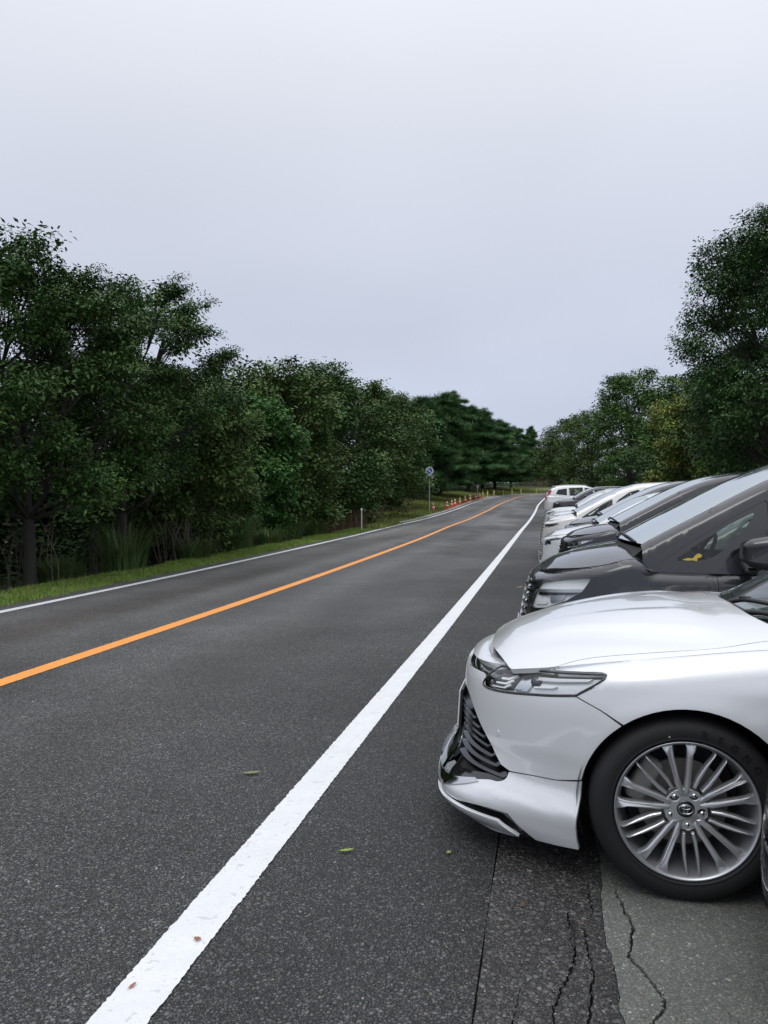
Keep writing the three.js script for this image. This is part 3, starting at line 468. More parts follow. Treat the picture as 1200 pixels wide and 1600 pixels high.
  for (const [uc, yc, r] of ar) for (const s of [-1, 1]) {
    const l = new THREE.CylinderGeometry(r + 0.012, r + 0.012, 0.34, 28, 1, true, -Math.PI * 0.62, Math.PI * 1.24); l.rotateX(Math.PI / 2); l.rotateZ(Math.PI); 
    const cap = new THREE.RingGeometry(0.0, r + 0.012, 28, 1); cap.translate(0, 0, -0.17 * s); const lm = merge([l, cap]); lm.translate(uc, yc, s * (spec.W - 0.235)); mesh('wheel_well', lm, MAT.dark, t);
    if (!(spec.customWheel && s > 0 && uc < 1.5)) simpleWheel(t, [uc, spec.wheelR, s * (spec.W - 0.035)], spec.wheelR, s, spec.wheelStyle);
  }
  if (spec.mirror) {
    const [mu, my] = spec.mirror, q = S.gside(mu, my), k = spec.mirrorS || 1;
    const shell = new RoundedBoxGeometry(0.17 * k, 0.19 * k, 0.25 * k, 5, 0.05 * k); { const A = shell.attributes.position; for (let i = 0; i < A.count; i++) { const f = clamp(0.5 - A.getX(i) / (0.17 * k)); A.setY(i, A.getY(i) * (1 - 0.35 * f * f)); A.setZ(i, A.getZ(i) * (1 - 0.18 * f)); } shell.computeVertexNormals(); }
    const mg = merge([xf(shell, [mu + 0.03, my + 0.04, q[2] + 0.19 * k], [0, -0.12, 0]), box(0.08, 0.045, 0.17, [mu + 0.02, my - 0.065, q[2] + 0.06], [0.35, 0, 0], 0.02)]);
    const [ma, mb] = side('door_mirror', mg, spec.mirrorMat || P);
    const gl = box(0.004, 0.12 * k, 0.17 * k, [mu + 0.03 + 0.086 * k, my + 0.04, q[2] + 0.19 * k], [0, -0.12, 0]); mesh('mirror_glass', gl, MAT.chrome, ma); mesh('mirror_glass', mirrorZ(gl), MAT.chrome, mb);
  }
  if (spec.wipers !== false) for (const [a0, a1, du] of [[0.62, -0.12, 0.02], [-0.05, -0.68, 0.02]]) {
    const at = (a, u, h) => { const q = rs(a, u); return [q[0] - h * 0.6, q[1] + h, q[2]]; };
    mesh('wiper', merge([tube([at(a0, wb + 0.0, 0.004), at(lerp(a0, a1, 0.3), wb + 0.02, 0.014), at(a1, wb + 0.04, 0.012)], 0.009, 12, 5), tube([at(lerp(a0, a1, 0.22), wb + 0.02, 0.008), at(lerp(a0, a1, 0.6), wb + 0.03, 0.008), at(lerp(a0, a1, 1.05), wb + 0.045, 0.008)], 0.007, 12, 5)]), MAT.trim, t);
  }
  if (spec.visor) for (const w of spec.visor) side('door_visor', panel(S.gside, w, { cell: cell * 0.6, off: 0.028, thick: 0.004 }), MAT.gloss);
  if (spec.rails) side('roof_rail', tube(spec.rails.map((u) => { const q = rs(sc * 0.9, u); return [q[0], q[1] + 0.045, q[2]]; }), 0.016, 16, 6), MAT.satin);
  if (spec.spoiler) { const q = rs(0, rt); mesh('spoiler', box(0.22, 0.03, 1.2, [q[0] + 0.08, q[1] - 0.005, 0], [0, 0, -0.1], 0.012), P, t); }
  return { t, S, rs, side, region, low };
}
// ---------------------------------------------------------------- parking strip: coarse joint strip and old cracked pavement with real cracks
{
  const [cC, cB] = aggregate(1024, 8.5, 31, { lo: 0.018, hi: 0.13, binder: 0.006, bright: 0.05, pop: 0.12, edge: 3.2, big: 0.5, tint: [1.0, 0.98, 0.96] });
  const [oC, oB] = aggregate(1024, 6.0, 41, { lo: 0.12, hi: 0.26, binder: 0.085, bright: 0.06, pop: 0.18, edge: 2.0, big: 0.5, tint: [0.97, 1.03, 0.93] });
  for (const t of [cC, cB]) t.repeat.set(1 / 1.35, 1 / 1.35); for (const t of [oC, oB]) t.repeat.set(1 / 1.2, 1 / 1.2);
  const coarse = new THREE.MeshStandardMaterial({ map: cC, bumpMap: cB, bumpScale: 0.006, roughness: 0.62 }), old = new THREE.MeshStandardMaterial({ map: oC, bumpMap: oB, bumpScale: 0.002, roughness: 0.8 });
  const r = rng(77);
  // jagged closed sliver along a polyline of [t, s]
  const crack = (pts, w) => { const L = [], R = []; const f = []; for (let i = 0; i < pts.length - 1; i++) { const n = Math.ceil(Math.hypot(pts[i + 1][0] - pts[i][0], pts[i + 1][1] - pts[i][1]) / 0.012); for (let k = 0; k < n; k++) f.push([lerp(pts[i][0], pts[i + 1][0], k / n) + (r() - 0.5) * 0.010, lerp(pts[i][1], pts[i + 1][1], k / n)]); } f.push(pts[pts.length - 1]); f.forEach((p, i) => { const q = f[Math.min(f.length - 1, i + 1)], o = f[Math.max(0, i - 1)], dx = q[0] - o[0], dy = q[1] - o[1], l = Math.hypot(dx, dy) || 1, k = w * (0.35 + 0.9 * r()) * Math.min(1, i / 4 + 0.1, (f.length - 1 - i) / 4 + 0.1) / 2; L.push([p[0] - dy / l * k, p[1] + dx / l * k]); R.push([p[0] + dy / l * k, p[1] - dx / l * k]); }); return [...L, ...R.reverse()]; };
  const slab = (poly, holes, mat, name, label, dy) => { // flat slab with cracks cut through, laid at s/t with the road's own heights
    const sh = new THREE.Shape(poly.map((p) => new THREE.Vector2(p[0], p[1]))); for (const h of holes) sh.holes.push(new THREE.Path(h.map((p) => new THREE.Vector2(p[0], p[1]))));
    const g = new THREE.ExtrudeGeometry(sh, { depth: 0.03, bevelEnabled: false, steps: 1 }); const P = g.attributes.position, U = g.attributes.uv;
    for (let i = 0; i < P.count; i++) { const t = P.getX(i), s = P.getY(i), h = P.getZ(i); U.setXY(i, t, s); const q = road(s, t, dy - 0.03 + h); P.setXYZ(i, q[0], q[1], q[2]); }
    g.computeVertexNormals(); struct(name, g, mat, label);
  };
  const rag = (a, b, s0, s1, st, amp) => { const o = []; for (let s = s0; s <= s1 + 1e-6; s += st) o.push([lerp(a, b, (s - s0) / (s1 - s0)) + amp * (fbm(s * 3, 1, 5, 90) - 0.5) + 0.10 * amp * (r() - 0.5), s]); return o; };
  // joint strip t -0.2 .. 0.2 (near part in detail)
  const j1 = rag(-0.2, -0.2, 0.9, 14, 0.03, 0.016), j2 = rag(0.20, 0.21, 0.9, 14, 0.02, 0.06);
  slab([...j1.map(([t, s]) => [Math.max(-0.1995, t + 0.004), s]), ...j2.slice().reverse().map(([t, s]) => [t - 0.0025, s])], [crack([[0.02, 1.5], [0.05, 1.9], [0.02, 2.2], [0.09, 2.45], [0.07, 2.75]], 0.010), crack([[0.13, 1.7], [0.11, 2.1], [0.14, 2.4], [0.12, 2.65]], 0.009), crack([[0.155, 3.0], [0.15, 2.86], [0.158, 2.74]], 0.008), crack([[-0.08, 1.4], [-0.05, 1.75], [-0.10, 2.05], [-0.07, 2.3]], 0.005), crack([[0.085, 2.52], [0.10, 2.60], [0.09, 2.7]], 0.005)], coarse, 'joint_strip', 'coarse dark patching strip between road and car park', 0.000);
  slab([...j2.map(([t, s]) => [t, s]), [7, 14], [7, 0.9]], [
    crack([[0.245, 2.95], [0.262, 2.82], [0.285, 2.68], [0.268, 2.58], [0.255, 2.50], [0.295, 2.42], [0.325, 2.34], [0.335, 2.285], [0.30, 2.215], [0.262, 2.15]], 0.013),
    crack([[0.352, 2.235], [0.378, 2.19], [0.39, 2.10], [0.43, 2.0], [0.44, 1.85], [0.50, 1.6]], 0.009), crack([[0.47, 2.35], [0.53, 2.22], [0.52, 2.08], [0.60, 1.9]], 0.004), crack([[0.405, 2.16], [0.45, 2.13], [0.50, 2.15]], 0.004), crack([[0.288, 2.492], [0.31, 2.475], [0.34, 2.48]], 0.004),
  ], old, 'car_park', 'old pale cracked pavement under the parked cars', 0.002);
  struct('joint_strip', sheet(14.003, 80, -0.194, 0.2, 1, 0.2, 0.0, null, 1.02), coarse); struct('car_park', sheet(14.003, 80, 0.2, 7, 1, 0.7, 0.002, null, 1.02), old); struct('car_park', sheet(-12, 0.897, -0.2, 7, 1, 0.7, 0.002), old);
  struct('road_base', sheet(-12, 100, -0.35, 7.1, 1, 0.6, -0.028), MAT.dark, 'dark sub-base seen through the cracks');
}
const SALOON = {
  L: 4.9, W: 0.915, n: 2.15, A: 1.0, Ar: 0.6, roll: 0.075,
  inset: [[0.1, 0.035], [0.14, 0.02], [0.2, 0.004], [0.262, -0.008], [0.30, 0.004], [0.355, 0.02], [0.42, 0.015], [0.5, 0.005], [0.62, 0.0], [0.75, 0.012], [0.9, 0.05], [1.0, 0.06]],
  nose: [[0.1, 0.08], [0.14, 0.03], [0.18, 0.004], [0.215, 0.004], [0.26, 0.028], [0.30, 0.055], [0.36, 0.085], [0.45, 0.103], [0.6, 0.115], [0.66, 0.12], [0.72, 0.135], [0.8, 0.155]],
  tail: [[0.1, 0.12], [0.3, 0.02], [0.6, 0], [0.9, 0.06], [1.05, 0.12]],
  shoulder: [[0, 0.71], [0.22, 0.735], [0.45, 0.778], [0.7, 0.828], [1.0, 0.870], [1.35, 0.908], [2, 0.945], [3, 0.975], [4, 1.0], [4.9, 0.98]],
  hood: [[0, 0.70], [0.1, 0.72], [0.2, 0.752], [0.36, 0.842], [0.6, 0.91], [0.92, 0.966], [1.3, 0.992], [1.6, 1.0], [4, 1.09], [4.9, 1.04]],
  roof: [[1.3, 0.915], [1.45, 0.95], [1.6, 1.03], [1.9, 1.20], [2.2, 1.345], [2.6, 1.435], [3.1, 1.43], [3.6, 1.34], [4.1, 1.14], [4.4, 1.04]],
  noseRise: 0.028, riseP: 0.6, bulge: [[0.1, 0.062], [0.14, 0.062], [0.2, 0.060], [0.28, 0.030], [0.36, 0.02], [0.42, 0.0]], gu: 2.2, tumble: 0.30, crownPow: 2.4,
  arches: [[0.985, 0.335, 0.368], [3.81, 0.335, 0.37]], flare: 0.004,
};
const minivan = (o) => ({
  L: 4.9, W: 0.92, n: 2.5, A: 0.85, Ar: 0.4, roll: 0.07,
  inset: [[0.15, 0.05], [0.3, 0.02], [0.5, 0.0], [0.7, 0.0], [0.85, 0.012], [1.05, 0.035], [1.2, 0.05]],
  nose: [[0.15, 0.03], [0.25, 0.0], [0.5, 0.02], [0.7, 0.05], [0.85, 0.085], [0.95, 0.11], [1.1, 0.14]],
  tail: [[0.15, 0.06], [0.4, 0], [1.0, 0.03], [1.2, 0.05]],
  shoulder: [[0, 0.88], [0.17, 0.895], [0.3, 0.925], [0.6, 0.985], [0.79, 1.03], [0.85, 1.02], [0.915, 0.945], [1.08, 0.94], [1.5, 0.94], [3, 0.95], [4.9, 0.97]],
  hood: [[0, 0.88], [0.16, 0.90], [0.3, 0.98], [0.6, 1.06], [0.95, 1.11], [1.3, 1.13], [4.9, 1.15]],
  roof: [[0.8, 1.075], [0.873, 1.125], [1.084, 1.245], [1.292, 1.356], [1.5, 1.47], [1.71, 1.575], [2.0, 1.69], [2.4, 1.775], [3.2, 1.81], [4.2, 1.79], [4.6, 1.70], [4.75, 1.45], [4.8, 1.12]],
  gu: 1.9, gtaper: 0.06, tumble: 0.20, crownPow: 2.6, arches: [[0.97, 0.34, 0.38], [3.97, 0.34, 0.38]], flare: 0.01, wheelR: 0.345, yb: 0.19, bow: 0.2,
  ...o,
});
// ---------------------------------------------------------------- the white saloon in front
Object.assign(SALOON, {
  paint: MAT.white, cell: 0.045, yb: 0.17, customFront: true, customWheel: true, wheelR: 0.335, doors: [1.475, 2.55, 3.45], cowl: 1.26, glassLine: [1.42, 2.25, 3.25, 4.15], bow: 0.10, wind: MAT.glass, wipers: false,
  windows: [{ poly: [[1.78, 1.0], [2.52, 1.0], [2.52, 1.385], [2.3, 1.365], [1.98, 1.24]] }, { poly: [[2.6, 1.0], [3.4, 1.02], [3.55, 1.3], [3.1, 1.37], [2.6, 1.39]] }],
  mirror: [1.98, 1.05], tails: [{ poly: [[0.95, 0.72], [0.35, 0.72], [0.35, 0.86], [0.95, 0.88]] }],
});
const saloon = buildCar('saloon_car', 'white saloon with silver multi-spoke alloy wheels parked nearest, nose towards the road', SALOON, [0.294, 0, -3.78], -12 * Math.PI / 180, 'car', 'cars parked in a row beside the road');
{
  const { t, S, side, low, region, rs } = saloon, cell = 0.03, P = MAT.white;
  const sym = (h) => [...h, ...mirP(h.filter((p) => p[0] > 1e-6))];
  const W = (poly, o = {}) => panel(S.wall, poly, { cell, thick: 0.014, ...o });
  const lampTop = [[0.572, 0.738], [0.70, 0.752], [0.812, 0.763], [0.91, 0.772], [1.009, 0.780], [1.10, 0.788], [1.188, 0.795]];
  const lampBot = [[1.205, 0.785], [1.178, 0.766], [1.092, 0.714], [0.98, 0.699], [0.884, 0.688], [0.77, 0.674], [0.665, 0.663], [0.60, 0.658], [0.56, 0.659]];
  const lamp = outline(lampTop, [[1.198, 0.796], [1.206, 0.792], [1.205, 0.785]], [[1.203, 0.783], [1.178, 0.766], [1.096, 0.717]], lampBot.slice(2), [[0.558, 0.659], [0.548, 0.664], [0.545, 0.672]]);
  const archP = (a) => { const u = 0.985 + 0.368 * Math.cos(a), y = 0.335 + 0.368 * Math.sin(a); return [S.pOfU(u, y), y]; };
  // upper bumper
  const frontEdge = [[1.294, 0.632], archP(2.45), archP(2.62), archP(2.8), archP(2.95)], a0 = Math.PI - 0.19, yS = 0.404;
  const archRun = []; for (let i = 0; i <= 8; i++) archRun.push(archP(lerp(2.23, Math.PI - 0.185, i / 8)));
  const seam = [archRun[8], [1.018, 0.3815], [0.897, 0.373], [0.78, 0.360]];
  const gEdge = [[0.78, 0.360], [0.725, 0.371], [0.66, 0.411], [0.59, 0.457], [0.51, 0.507], [0.426, 0.557], [0.37, 0.580], [0.329, 0.590], [0.2, 0.598], [0, 0.60]];
  const up = outline([[0, 0.686], [0.2, 0.687], [0.326, 0.692], [0.45, 0.699], [0.50, 0.701]], [[0.535, 0.667], [0.548, 0.656], [0.60, 0.651], [0.665, 0.656], [0.77, 0.667], [0.884, 0.681], [0.98, 0.692], [1.091, 0.707]], [[1.091, 0.707], [1.15, 0.687], [1.201, 0.667], archRun[0]], archRun.slice(1), seam.slice(1), gEdge.slice(1));
  const fb = mesh('front_bumper', W(sym(up)), P, t);
  // lower aero skirt with crease, then slot, then splitter lip
  const d = 0.0045, lowRear = []; for (let i = 0; i <= 6; i++) { const y = lerp(0.393, 0.14, i / 6); lowRear.push([lerp(archRun[8][0], 1.125, Math.pow(i / 6, 0.6)) - 0.002, y]); }
  const lo = outline([[0, 0.226], [0.25, 0.226], [0.42, 0.236], [0.52, 0.258], [0.62, 0.285], [0.70, 0.306], [0.745, 0.311], [0.768, 0.322], [0.775, 0.335], [0.775, 0.354]], [[0.78, 0.3555], [0.897, 0.3685], [1.018, 0.377], lowRear[0]], lowRear.slice(1), [[1.12, 0.139], [0.994, 0.131], [0.936, 0.128]], [[0.936, 0.128], [0.885, 0.17], [0.838, 0.211]], [[0.838, 0.211], [0.744, 0.209], [0.65, 0.199], [0.57, 0.187], [0.45, 0.184], [0, 0.184]]);
  mesh('bumper_skirt', W(sym(lo)), P, t);
  const lip = outline([[0, 0.176], [0.45, 0.176], [0.56, 0.177], [0.62, 0.174], [0.70, 0.171], [0.797, 0.171]], [[0.797, 0.171], [0.845, 0.117]], [[0.845, 0.114], [0.78, 0.103], [0.697, 0.098], [0.60, 0.104], [0.52, 0.115], [0.4, 0.122], [0, 0.125]]);
  mesh('splitter_lip', panel((p, y) => { const q = S.wall(p, y), k = sstep(0.10, 0.16, y) * 0.012; return [q[0] - k, q[1], q[2] + k]; }, sym(lip), { cell, thick: 0.014 }), P, t);
  side('skirt_slot', W(outline([[0.50, 0.178], [0.64, 0.204], [0.85, 0.219], [0.955, 0.124]], [[0.955, 0.12], [0.82, 0.105], [0.74, 0.16], [0.55, 0.165]]), { off: -0.018, thick: 0 }), MAT.gloss);
  // grille with slats, chrome moustache, plate
  const gr = mesh('grille', W(sym([[0, 0.615], [0.37, 0.605], [0.48, 0.57], [0.65, 0.475], [0.78, 0.39], [0.82, 0.34], [0.80, 0.30], [0.60, 0.265], [0.4, 0.21], [0, 0.2]]), { off: -0.045, thick: 0, cell: 0.05 }), MAT.dark, t);
  const ge = (y) => { for (let i = 0; i < gEdge.length - 1; i++) if (gEdge[i][1] <= y && y <= gEdge[i + 1][1]) return lerp(gEdge[i][0], gEdge[i + 1][0], (y - gEdge[i][1]) / (gEdge[i + 1][1] - gEdge[i][1])); return 0.77; };
  for (let i = 0; i < 8; i++) { const y = 0.346 + i * 0.0285, p = ge(y + 0.004) - 0.004; mesh('slat', panel((a, b) => { const q = S.wall(a, b), k = (b - y) * 1.6; return [q[0] + k, q[1], q[2]]; }, [[-p, y - 0.009], [p, y - 0.009], [p, y + 0.007], [-p, y + 0.007]], { cell: 0.04, off: -0.012, thick: 0.02 }), MAT.darkChrome, gr); }
  mesh('grille_surround', W(sym(outline([[0, 0.232], [0.25, 0.232], [0.42, 0.242], [0.52, 0.264], [0.62, 0.291], [0.70, 0.310], [0.742, 0.315], [0.764, 0.325], [0.77, 0.338]], [[0.755, 0.343], [0.72, 0.333], [0.62, 0.318], [0.5, 0.30], [0.35, 0.29], [0, 0.29]])), { off: -0.012, thick: 0.03 }), MAT.gloss, t);
  // chrome moustache bar
  mesh('chrome_bar', panel((p, y) => { const q = S.wall(p, y), k = 0.008; return [q[0] - k, q[1], q[2] + 0.002 * Math.sign(p)]; }, sym(outline([[0, 0.196], [0.25, 0.196], [0.40, 0.204], [0.50, 0.226], [0.60, 0.262], [0.66, 0.290]], [[0.63, 0.296], [0.54, 0.272], [0.46, 0.258], [0.38, 0.252], [0.2, 0.25], [0, 0.25]])), { cell: 0.025, thick: 0.028 }), MAT.chrome, t);
  side('chrome_upright', panel((p, y) => { const q = S.wall(p, y); return [q[0] - 0.006, q[1], q[2]]; }, outline([[0.40, 0.25], [0.36, 0.30], [0.30, 0.36], [0.24, 0.42]], [[0.21, 0.42], [0.27, 0.35], [0.32, 0.29], [0.35, 0.25]]), { cell: 0.025, thick: 0.03 }), MAT.chrome);
  mesh('number_plate', box(0.006, 0.165, 0.33, [0.094, 0.46, 0], [0, 0, -0.06]), MAT.plate, t); mesh('plate_holder', box(0.012, 0.18, 0.345, [0.104, 0.46, 0], [0, 0, -0.06]), MAT.trim, t);
  // nose cap above the black slot, bonnet, wings
  const capTop = (p) => S.ysh(S.wall(p, 0.74)[0]) + 0.028 * (1 - sstep(0, 0.6, p)) - 0.0006;
  const cap = []; for (let i = 0; i <= 12; i++) { const p = 0.56 * i / 12; cap.push([p, capTop(p)]); } cap.reverse();
  mesh('nose_cap', W(sym([...outline([[0, 0.716], [0.241, 0.721], [0.42, 0.731], [0.555, 0.741]]), ...cap]), { thick: 0.03, cell: 0.025 }), P, t);
  mesh('nose_slot', W(sym([[0, 0.68], [0.32, 0.686], [0.49, 0.69], [0.56, 0.665], [0.58, 0.743], [0.40, 0.735], [0, 0.725]]), { off: -0.03, thick: 0 }), MAT.gloss, t);
  const hoodLine = [[0.535, 0.728], [0.583, 0.724], [0.631, 0.724], [0.748, 0.739], [0.839, 0.750], [0.974, 0.757], [1.129, 0.752], [1.268, 0.722], [1.45, 0.705]];
  const hf = [[0.243, 0], [0.251, 0.154], [0.262, 0.26], [0.279, 0.362], [0.331, 0.561]], hedge = []; for (let i = 1; i <= 6; i++) { const u = lerp(0.331, 0.535, i / 7); hedge.push([u, S.edge(u) + 0.0005]); }
  const hb = [[1.45, 0.695], [1.40, 0.655], [1.35, 0.585], [1.305, 0.45], [1.28, 0.25], [1.272, 0]];
  const hh = outline([...hf, ...hedge, ...hoodLine], hb), hoodPoly = [...hh, ...hh.slice(1, -1).reverse().map((p) => [p[0], -p[1]])];
  const hoodS = (u, w) => { const q = S.top(u, w), a = Math.abs(w); const c1 = lerp(0.34, 0.60, sstep(0.3, 1.15, u)); const k = sstep(0.32, 0.6, u) * (1 - sstep(1.0, 1.2, u)); q[1] += 0.010 * k * (1 - sstep(-0.05, 0.05, a - c1)) - 0.004 * k * sstep(0, 0.1, a - c1) * (1 - sstep(0.1, 0.2, a - c1)); const c2 = lerp(0.16, 0.30, sstep(0.3, 1.1, u)); q[1] += 0.007 * sstep(0.4, 0.8, u) * (1 - sstep(1.05, 1.2, u)) * sstep(-0.05, 0.06, a - c2) * (1 - sstep(0, 0.28, a - c2)); return q; };
  const wrapTop = []; for (let i = 0; i <= 10; i++) { const p = lerp(0.94, 0.585, i / 10), y = S.ysh(S.wall(p, 0.77)[0]) - 0.0004; wrapTop.push([p, y + 0.028 * (1 - sstep(0, 0.6, p))]); }
  const wrap = W([...outline([[0.585, 0.7445], [0.70, 0.7575], [0.812, 0.7685], [0.94, 0.7795]]), ...wrapTop], { thick: 0.02 });
  mesh('hood', merge([panel(hoodS, hoodPoly, { cell: 0.022, thick: 0.022, flip: true }), wrap, mirrorZ(wrap)]), P, t);
  const fTop = []; for (let i = 0; i <= 24; i++) { const u = lerp(1.47, 0.545, i / 24); fTop.push([S.pOfU(u, S.ysh(u) - 0.0004), S.ysh(u) - 0.0004]); }
  const fw = []; for (let i = 0; i <= 26; i++) { const a = lerp(2.205, -0.42, i / 26); fw.push(archP(a)); } 
  const fwall = [...outline([[0.947, 0.781], [1.009, 0.787], [1.10, 0.795], [1.195, 0.802], [1.212, 0.795], [1.182, 0.762], [1.097, 0.7105]], [[1.097, 0.7105], [1.154, 0.690], [1.205, 0.6705], archP(2.205)]).filter((q, i) => i > 0), ...fw.slice(1), [S.pOfU(1.34, 0.17), 0.17], [S.pOfU(1.47, 0.17), 0.17], ...fTop];
  const fstrip = []; for (let i = 0; i <= 24; i++) { const u = lerp(0.545, 1.45, i / 24); fstrip.push([u, S.edge(u) + 0.0005]); }
  const fin = hoodLine.slice().reverse().map(([u, w]) => [Math.min(1.455, u + 0.002), w + 0.0045]);
  side('fender', merge([W(fwall, { thick: 0.03 }), panel(S.top, [...fstrip, ...outline(fin)], { cell, thick: 0.012, flip: true })]), P);
  const pk = W(ellipse(0.689, 0.493, 0.011, 0.012, 14), { off: 0.002, cell: 0.01, thick: 0.004 }); side('parking_sensor', pk, P);
  // headlamps
  const tb = (p) => { let a = 0.73, b = 0.66; for (let i = 0; i < lampTop.length - 1; i++) if (p >= lampTop[i][0] && p <= lampTop[i + 1][0]) a = lerp(lampTop[i][1], lampTop[i + 1][1], (p - lampTop[i][0]) / (lampTop[i + 1][0] - lampTop[i][0])); const B = lampBot.slice().reverse(); for (let i = 0; i < B.length - 1; i++) if (p >= B[i][0] && p <= B[i + 1][0]) b = lerp(B[i][1], B[i + 1][1], (p - B[i][0]) / (B[i + 1][0] - B[i][0])); return [a, b]; };
  const q = (p, f) => { const [a, b] = tb(p); return [p, lerp(b, a, f)]; };
  const shr = (poly, k) => { if (THREE.ShapeUtils.area(poly.map((v) => new THREE.Vector2(...v))) < 0) k = -k; const cx = poly.reduce((s, v) => s + v[0], 0) / poly.length, cy = poly.reduce((s, v) => s + v[1], 0) / poly.length; return poly.map((v, i) => { const n = poly.length, a = poly[(i + n - 1) % n], b = poly[(i + 1) % n]; let dx = b[0] - a[0], dy = b[1] - a[1]; const l = Math.hypot(dx, dy) || 1; return [v[0] - dy / l * k, v[1] + dx / l * k]; }); };
  for (const m of [0, 1]) {
    const G = (g) => m ? mirrorZ(g) : g;
    const h = mesh('headlight', G(W(lamp, { off: -0.032, thick: 0 })), MAT.lampSilver, t);
    mesh('lens', G(W(lamp, { off: -0.001, thick: 0.0 })), MAT.lens, h);
    mesh('lamp_gasket', G(tube(densify(lamp, 0.02).filter((v, i) => i % 2 === 0).map(([a, b]) => S.wall(a, b)), 0.0042, 160, 6, true)), MAT.gloss, h);
    mesh('lamp_bezel', G(W([q(0.575, 0.06), q(0.67, 0.05), q(0.745, 0.10), q(0.76, 0.95), q(0.60, 0.95), q(0.575, 0.6)], { off: -0.024, thick: 0.008 })), MAT.lampDark, h);
    for (let i = 0; i < 3; i++) { // stacked L-shaped light guides
      const f = 0.22 + i * 0.24, L = [q(0.60 + i * 0.02, f), q(0.69 + i * 0.002, f), q(0.725 + i * 0.004, f + 0.20), q(0.735 + i * 0.004, f + 0.14), q(0.70 + i * 0.004, f - 0.09), q(0.603 + i * 0.02, f - 0.09)];
      mesh('light_guide', G(W(L, { off: -0.016, thick: 0.01, cell: 0.02 })), MAT.plate, h);
    }
    mesh('reflector', G(W([q(0.765, 0.10), q(0.84, 0.10), q(0.86, 0.6), q(0.85, 0.9), q(0.79, 0.9)], { off: -0.02, thick: 0.02 })), MAT.chrome, h);
    const pr = S.wall(0.862, q(0.862, 0.45)[1]); const sp = xf(new THREE.SphereGeometry(0.026, 18, 12), [pr[0] + 0.03, pr[1], pr[2] - 0.03]); mesh('projector', G(sp), MAT.darkChrome, h);
    mesh('light_bar', G(W([q(0.86, 0.72), q(0.98, 0.70), q(1.13, 0.66), q(1.15, 0.80), q(0.98, 0.86), q(0.86, 0.88)], { off: -0.014, thick: 0.012 })), MAT.satin, h);
    mesh('lamp_fin', G(W([q(0.87, 0.42), q(0.99, 0.44), q(0.97, 0.34), q(0.87, 0.33)], { off: -0.02, thick: 0.012 })), MAT.plate, h);
  }
  // wipers lying across the cowl
  const ra = (a, u, h) => { const v = rs(a, u); return [v[0] - h * 0.6, v[1] + h, v[2]]; };
  const flat = (pts, w, hh) => { const g = tube(pts, 1, 20, 8); const c = new THREE.CatmullRomCurve3(pts.map((p) => new THREE.Vector3(...p)), false, 'centripetal'), A = g.attributes.position, v = new THREE.Vector3(); for (let i = 0; i <= 20; i++) { const ct = c.getPointAt(i / 20); for (let j = 0; j <= 8; j++) { const k = i * 9 + j; v.fromBufferAttribute(A, k).sub(ct); A.setXYZ(k, ct.x + v.x * w, ct.y + v.y * hh, ct.z + v.z * w); } } return g; };
  mesh('wiper', merge([flat([[1.31, 0.962, 0.24], [1.36, 0.972, 0.34], [1.42, 0.978, 0.46], [1.50, 0.985, 0.62]], 0.016, 0.011), tube([[1.36, 0.955, 0.30], [1.45, 0.965, 0.5], [1.50, 0.97, 0.66]], 0.006, 14, 5)]), MAT.trim, t);
  mesh('wiper', merge([flat([[1.31, 0.975, 0.02], [1.35, 0.995, 0.10], [1.41, 1.0, 0.25], [1.48, 1.0, 0.48]], 0.014, 0.01), box(0.03, 0.025, 0.05, [1.355, 1.0, 0.10], [0, 0.5, 0], 0.006)]), MAT.trim, t);
  mesh('washer_hose', tube([[1.29, 0.95, -0.3], [1.285, 0.965, -0.1], [1.30, 0.965, 0.1], [1.33, 0.95, 0.2]], 0.016, 16, 8), MAT.trim, t);
  // ---- front left wheel in detail
  const g = new THREE.Group(); g.name = 'wheel'; g.position.set(0.985, 0.332, 0.885); t.add(g);
  const ty = lathe([[0.225, -0.215], [0.29, -0.22], [0.322, -0.205], [0.334, -0.18], [0.335, -0.11], [0.334, -0.05], [0.330, -0.030], [0.321, -0.012], [0.306, 0.001], [0.288, 0.007], [0.270, 0.006], [0.262, 0.003], [0.2605, 0.0055], [0.257, 0.0055], [0.2555, 0.001], [0.250, -0.004], [0.246, -0.010], [0.236, -0.014]], 96); ty.rotateX(Math.PI / 2); const tyre = mesh('tyre', ty, MAT.rubber, g);
  const bar = lathe([[0.205, -0.2], [0.212, -0.12], [0.222, -0.06], [0.229, -0.03], [0.236, -0.014], [0.2385, -0.006], [0.243, 0.0], [0.2475, 0.001], [0.2485, -0.003], [0.246, -0.012]], 96); bar.rotateX(Math.PI / 2); mesh('rim', bar, MAT.alloyBarrel, g);
  const dish = (geo) => { geo = mergeVertices(geo.deleteAttribute('normal') && geo, 1e-5); const A = geo.attributes.position; for (let i = 0; i < A.count; i++) { const r = Math.hypot(A.getX(i), A.getY(i)); A.setZ(i, A.getZ(i) - 0.030 + 0.022 * Math.pow(r / 0.24, 1.5) - 0.012 * sstep(0.215, 0.24, r)); } return toCreasedNormals(geo, 0.6); };
  const ext = (pts, depth, bs, bt) => { const e = new THREE.ExtrudeGeometry(spokeShape(pts), { depth, bevelEnabled: true, bevelSize: bs, bevelThickness: bt, bevelOffset: -bs, bevelSegments: 2 }); e.deleteAttribute('uv'); e.translate(0, 0, -depth); return e; };
  const wide = (s) => densify([[0.05, s * 0.001], [0.076, s * 0.002], [0.12, s * 0.011], [0.19, s * 0.021], [0.226, s * 0.023], [0.237, s * 0.018], [0.234, s * 0.062], [0.222, s * 0.058], [0.195, s * 0.044], [0.12, s * 0.031], [0.09, s * 0.028], [0.075, s * 0.022], [0.055, s * 0.018]], 0.02);
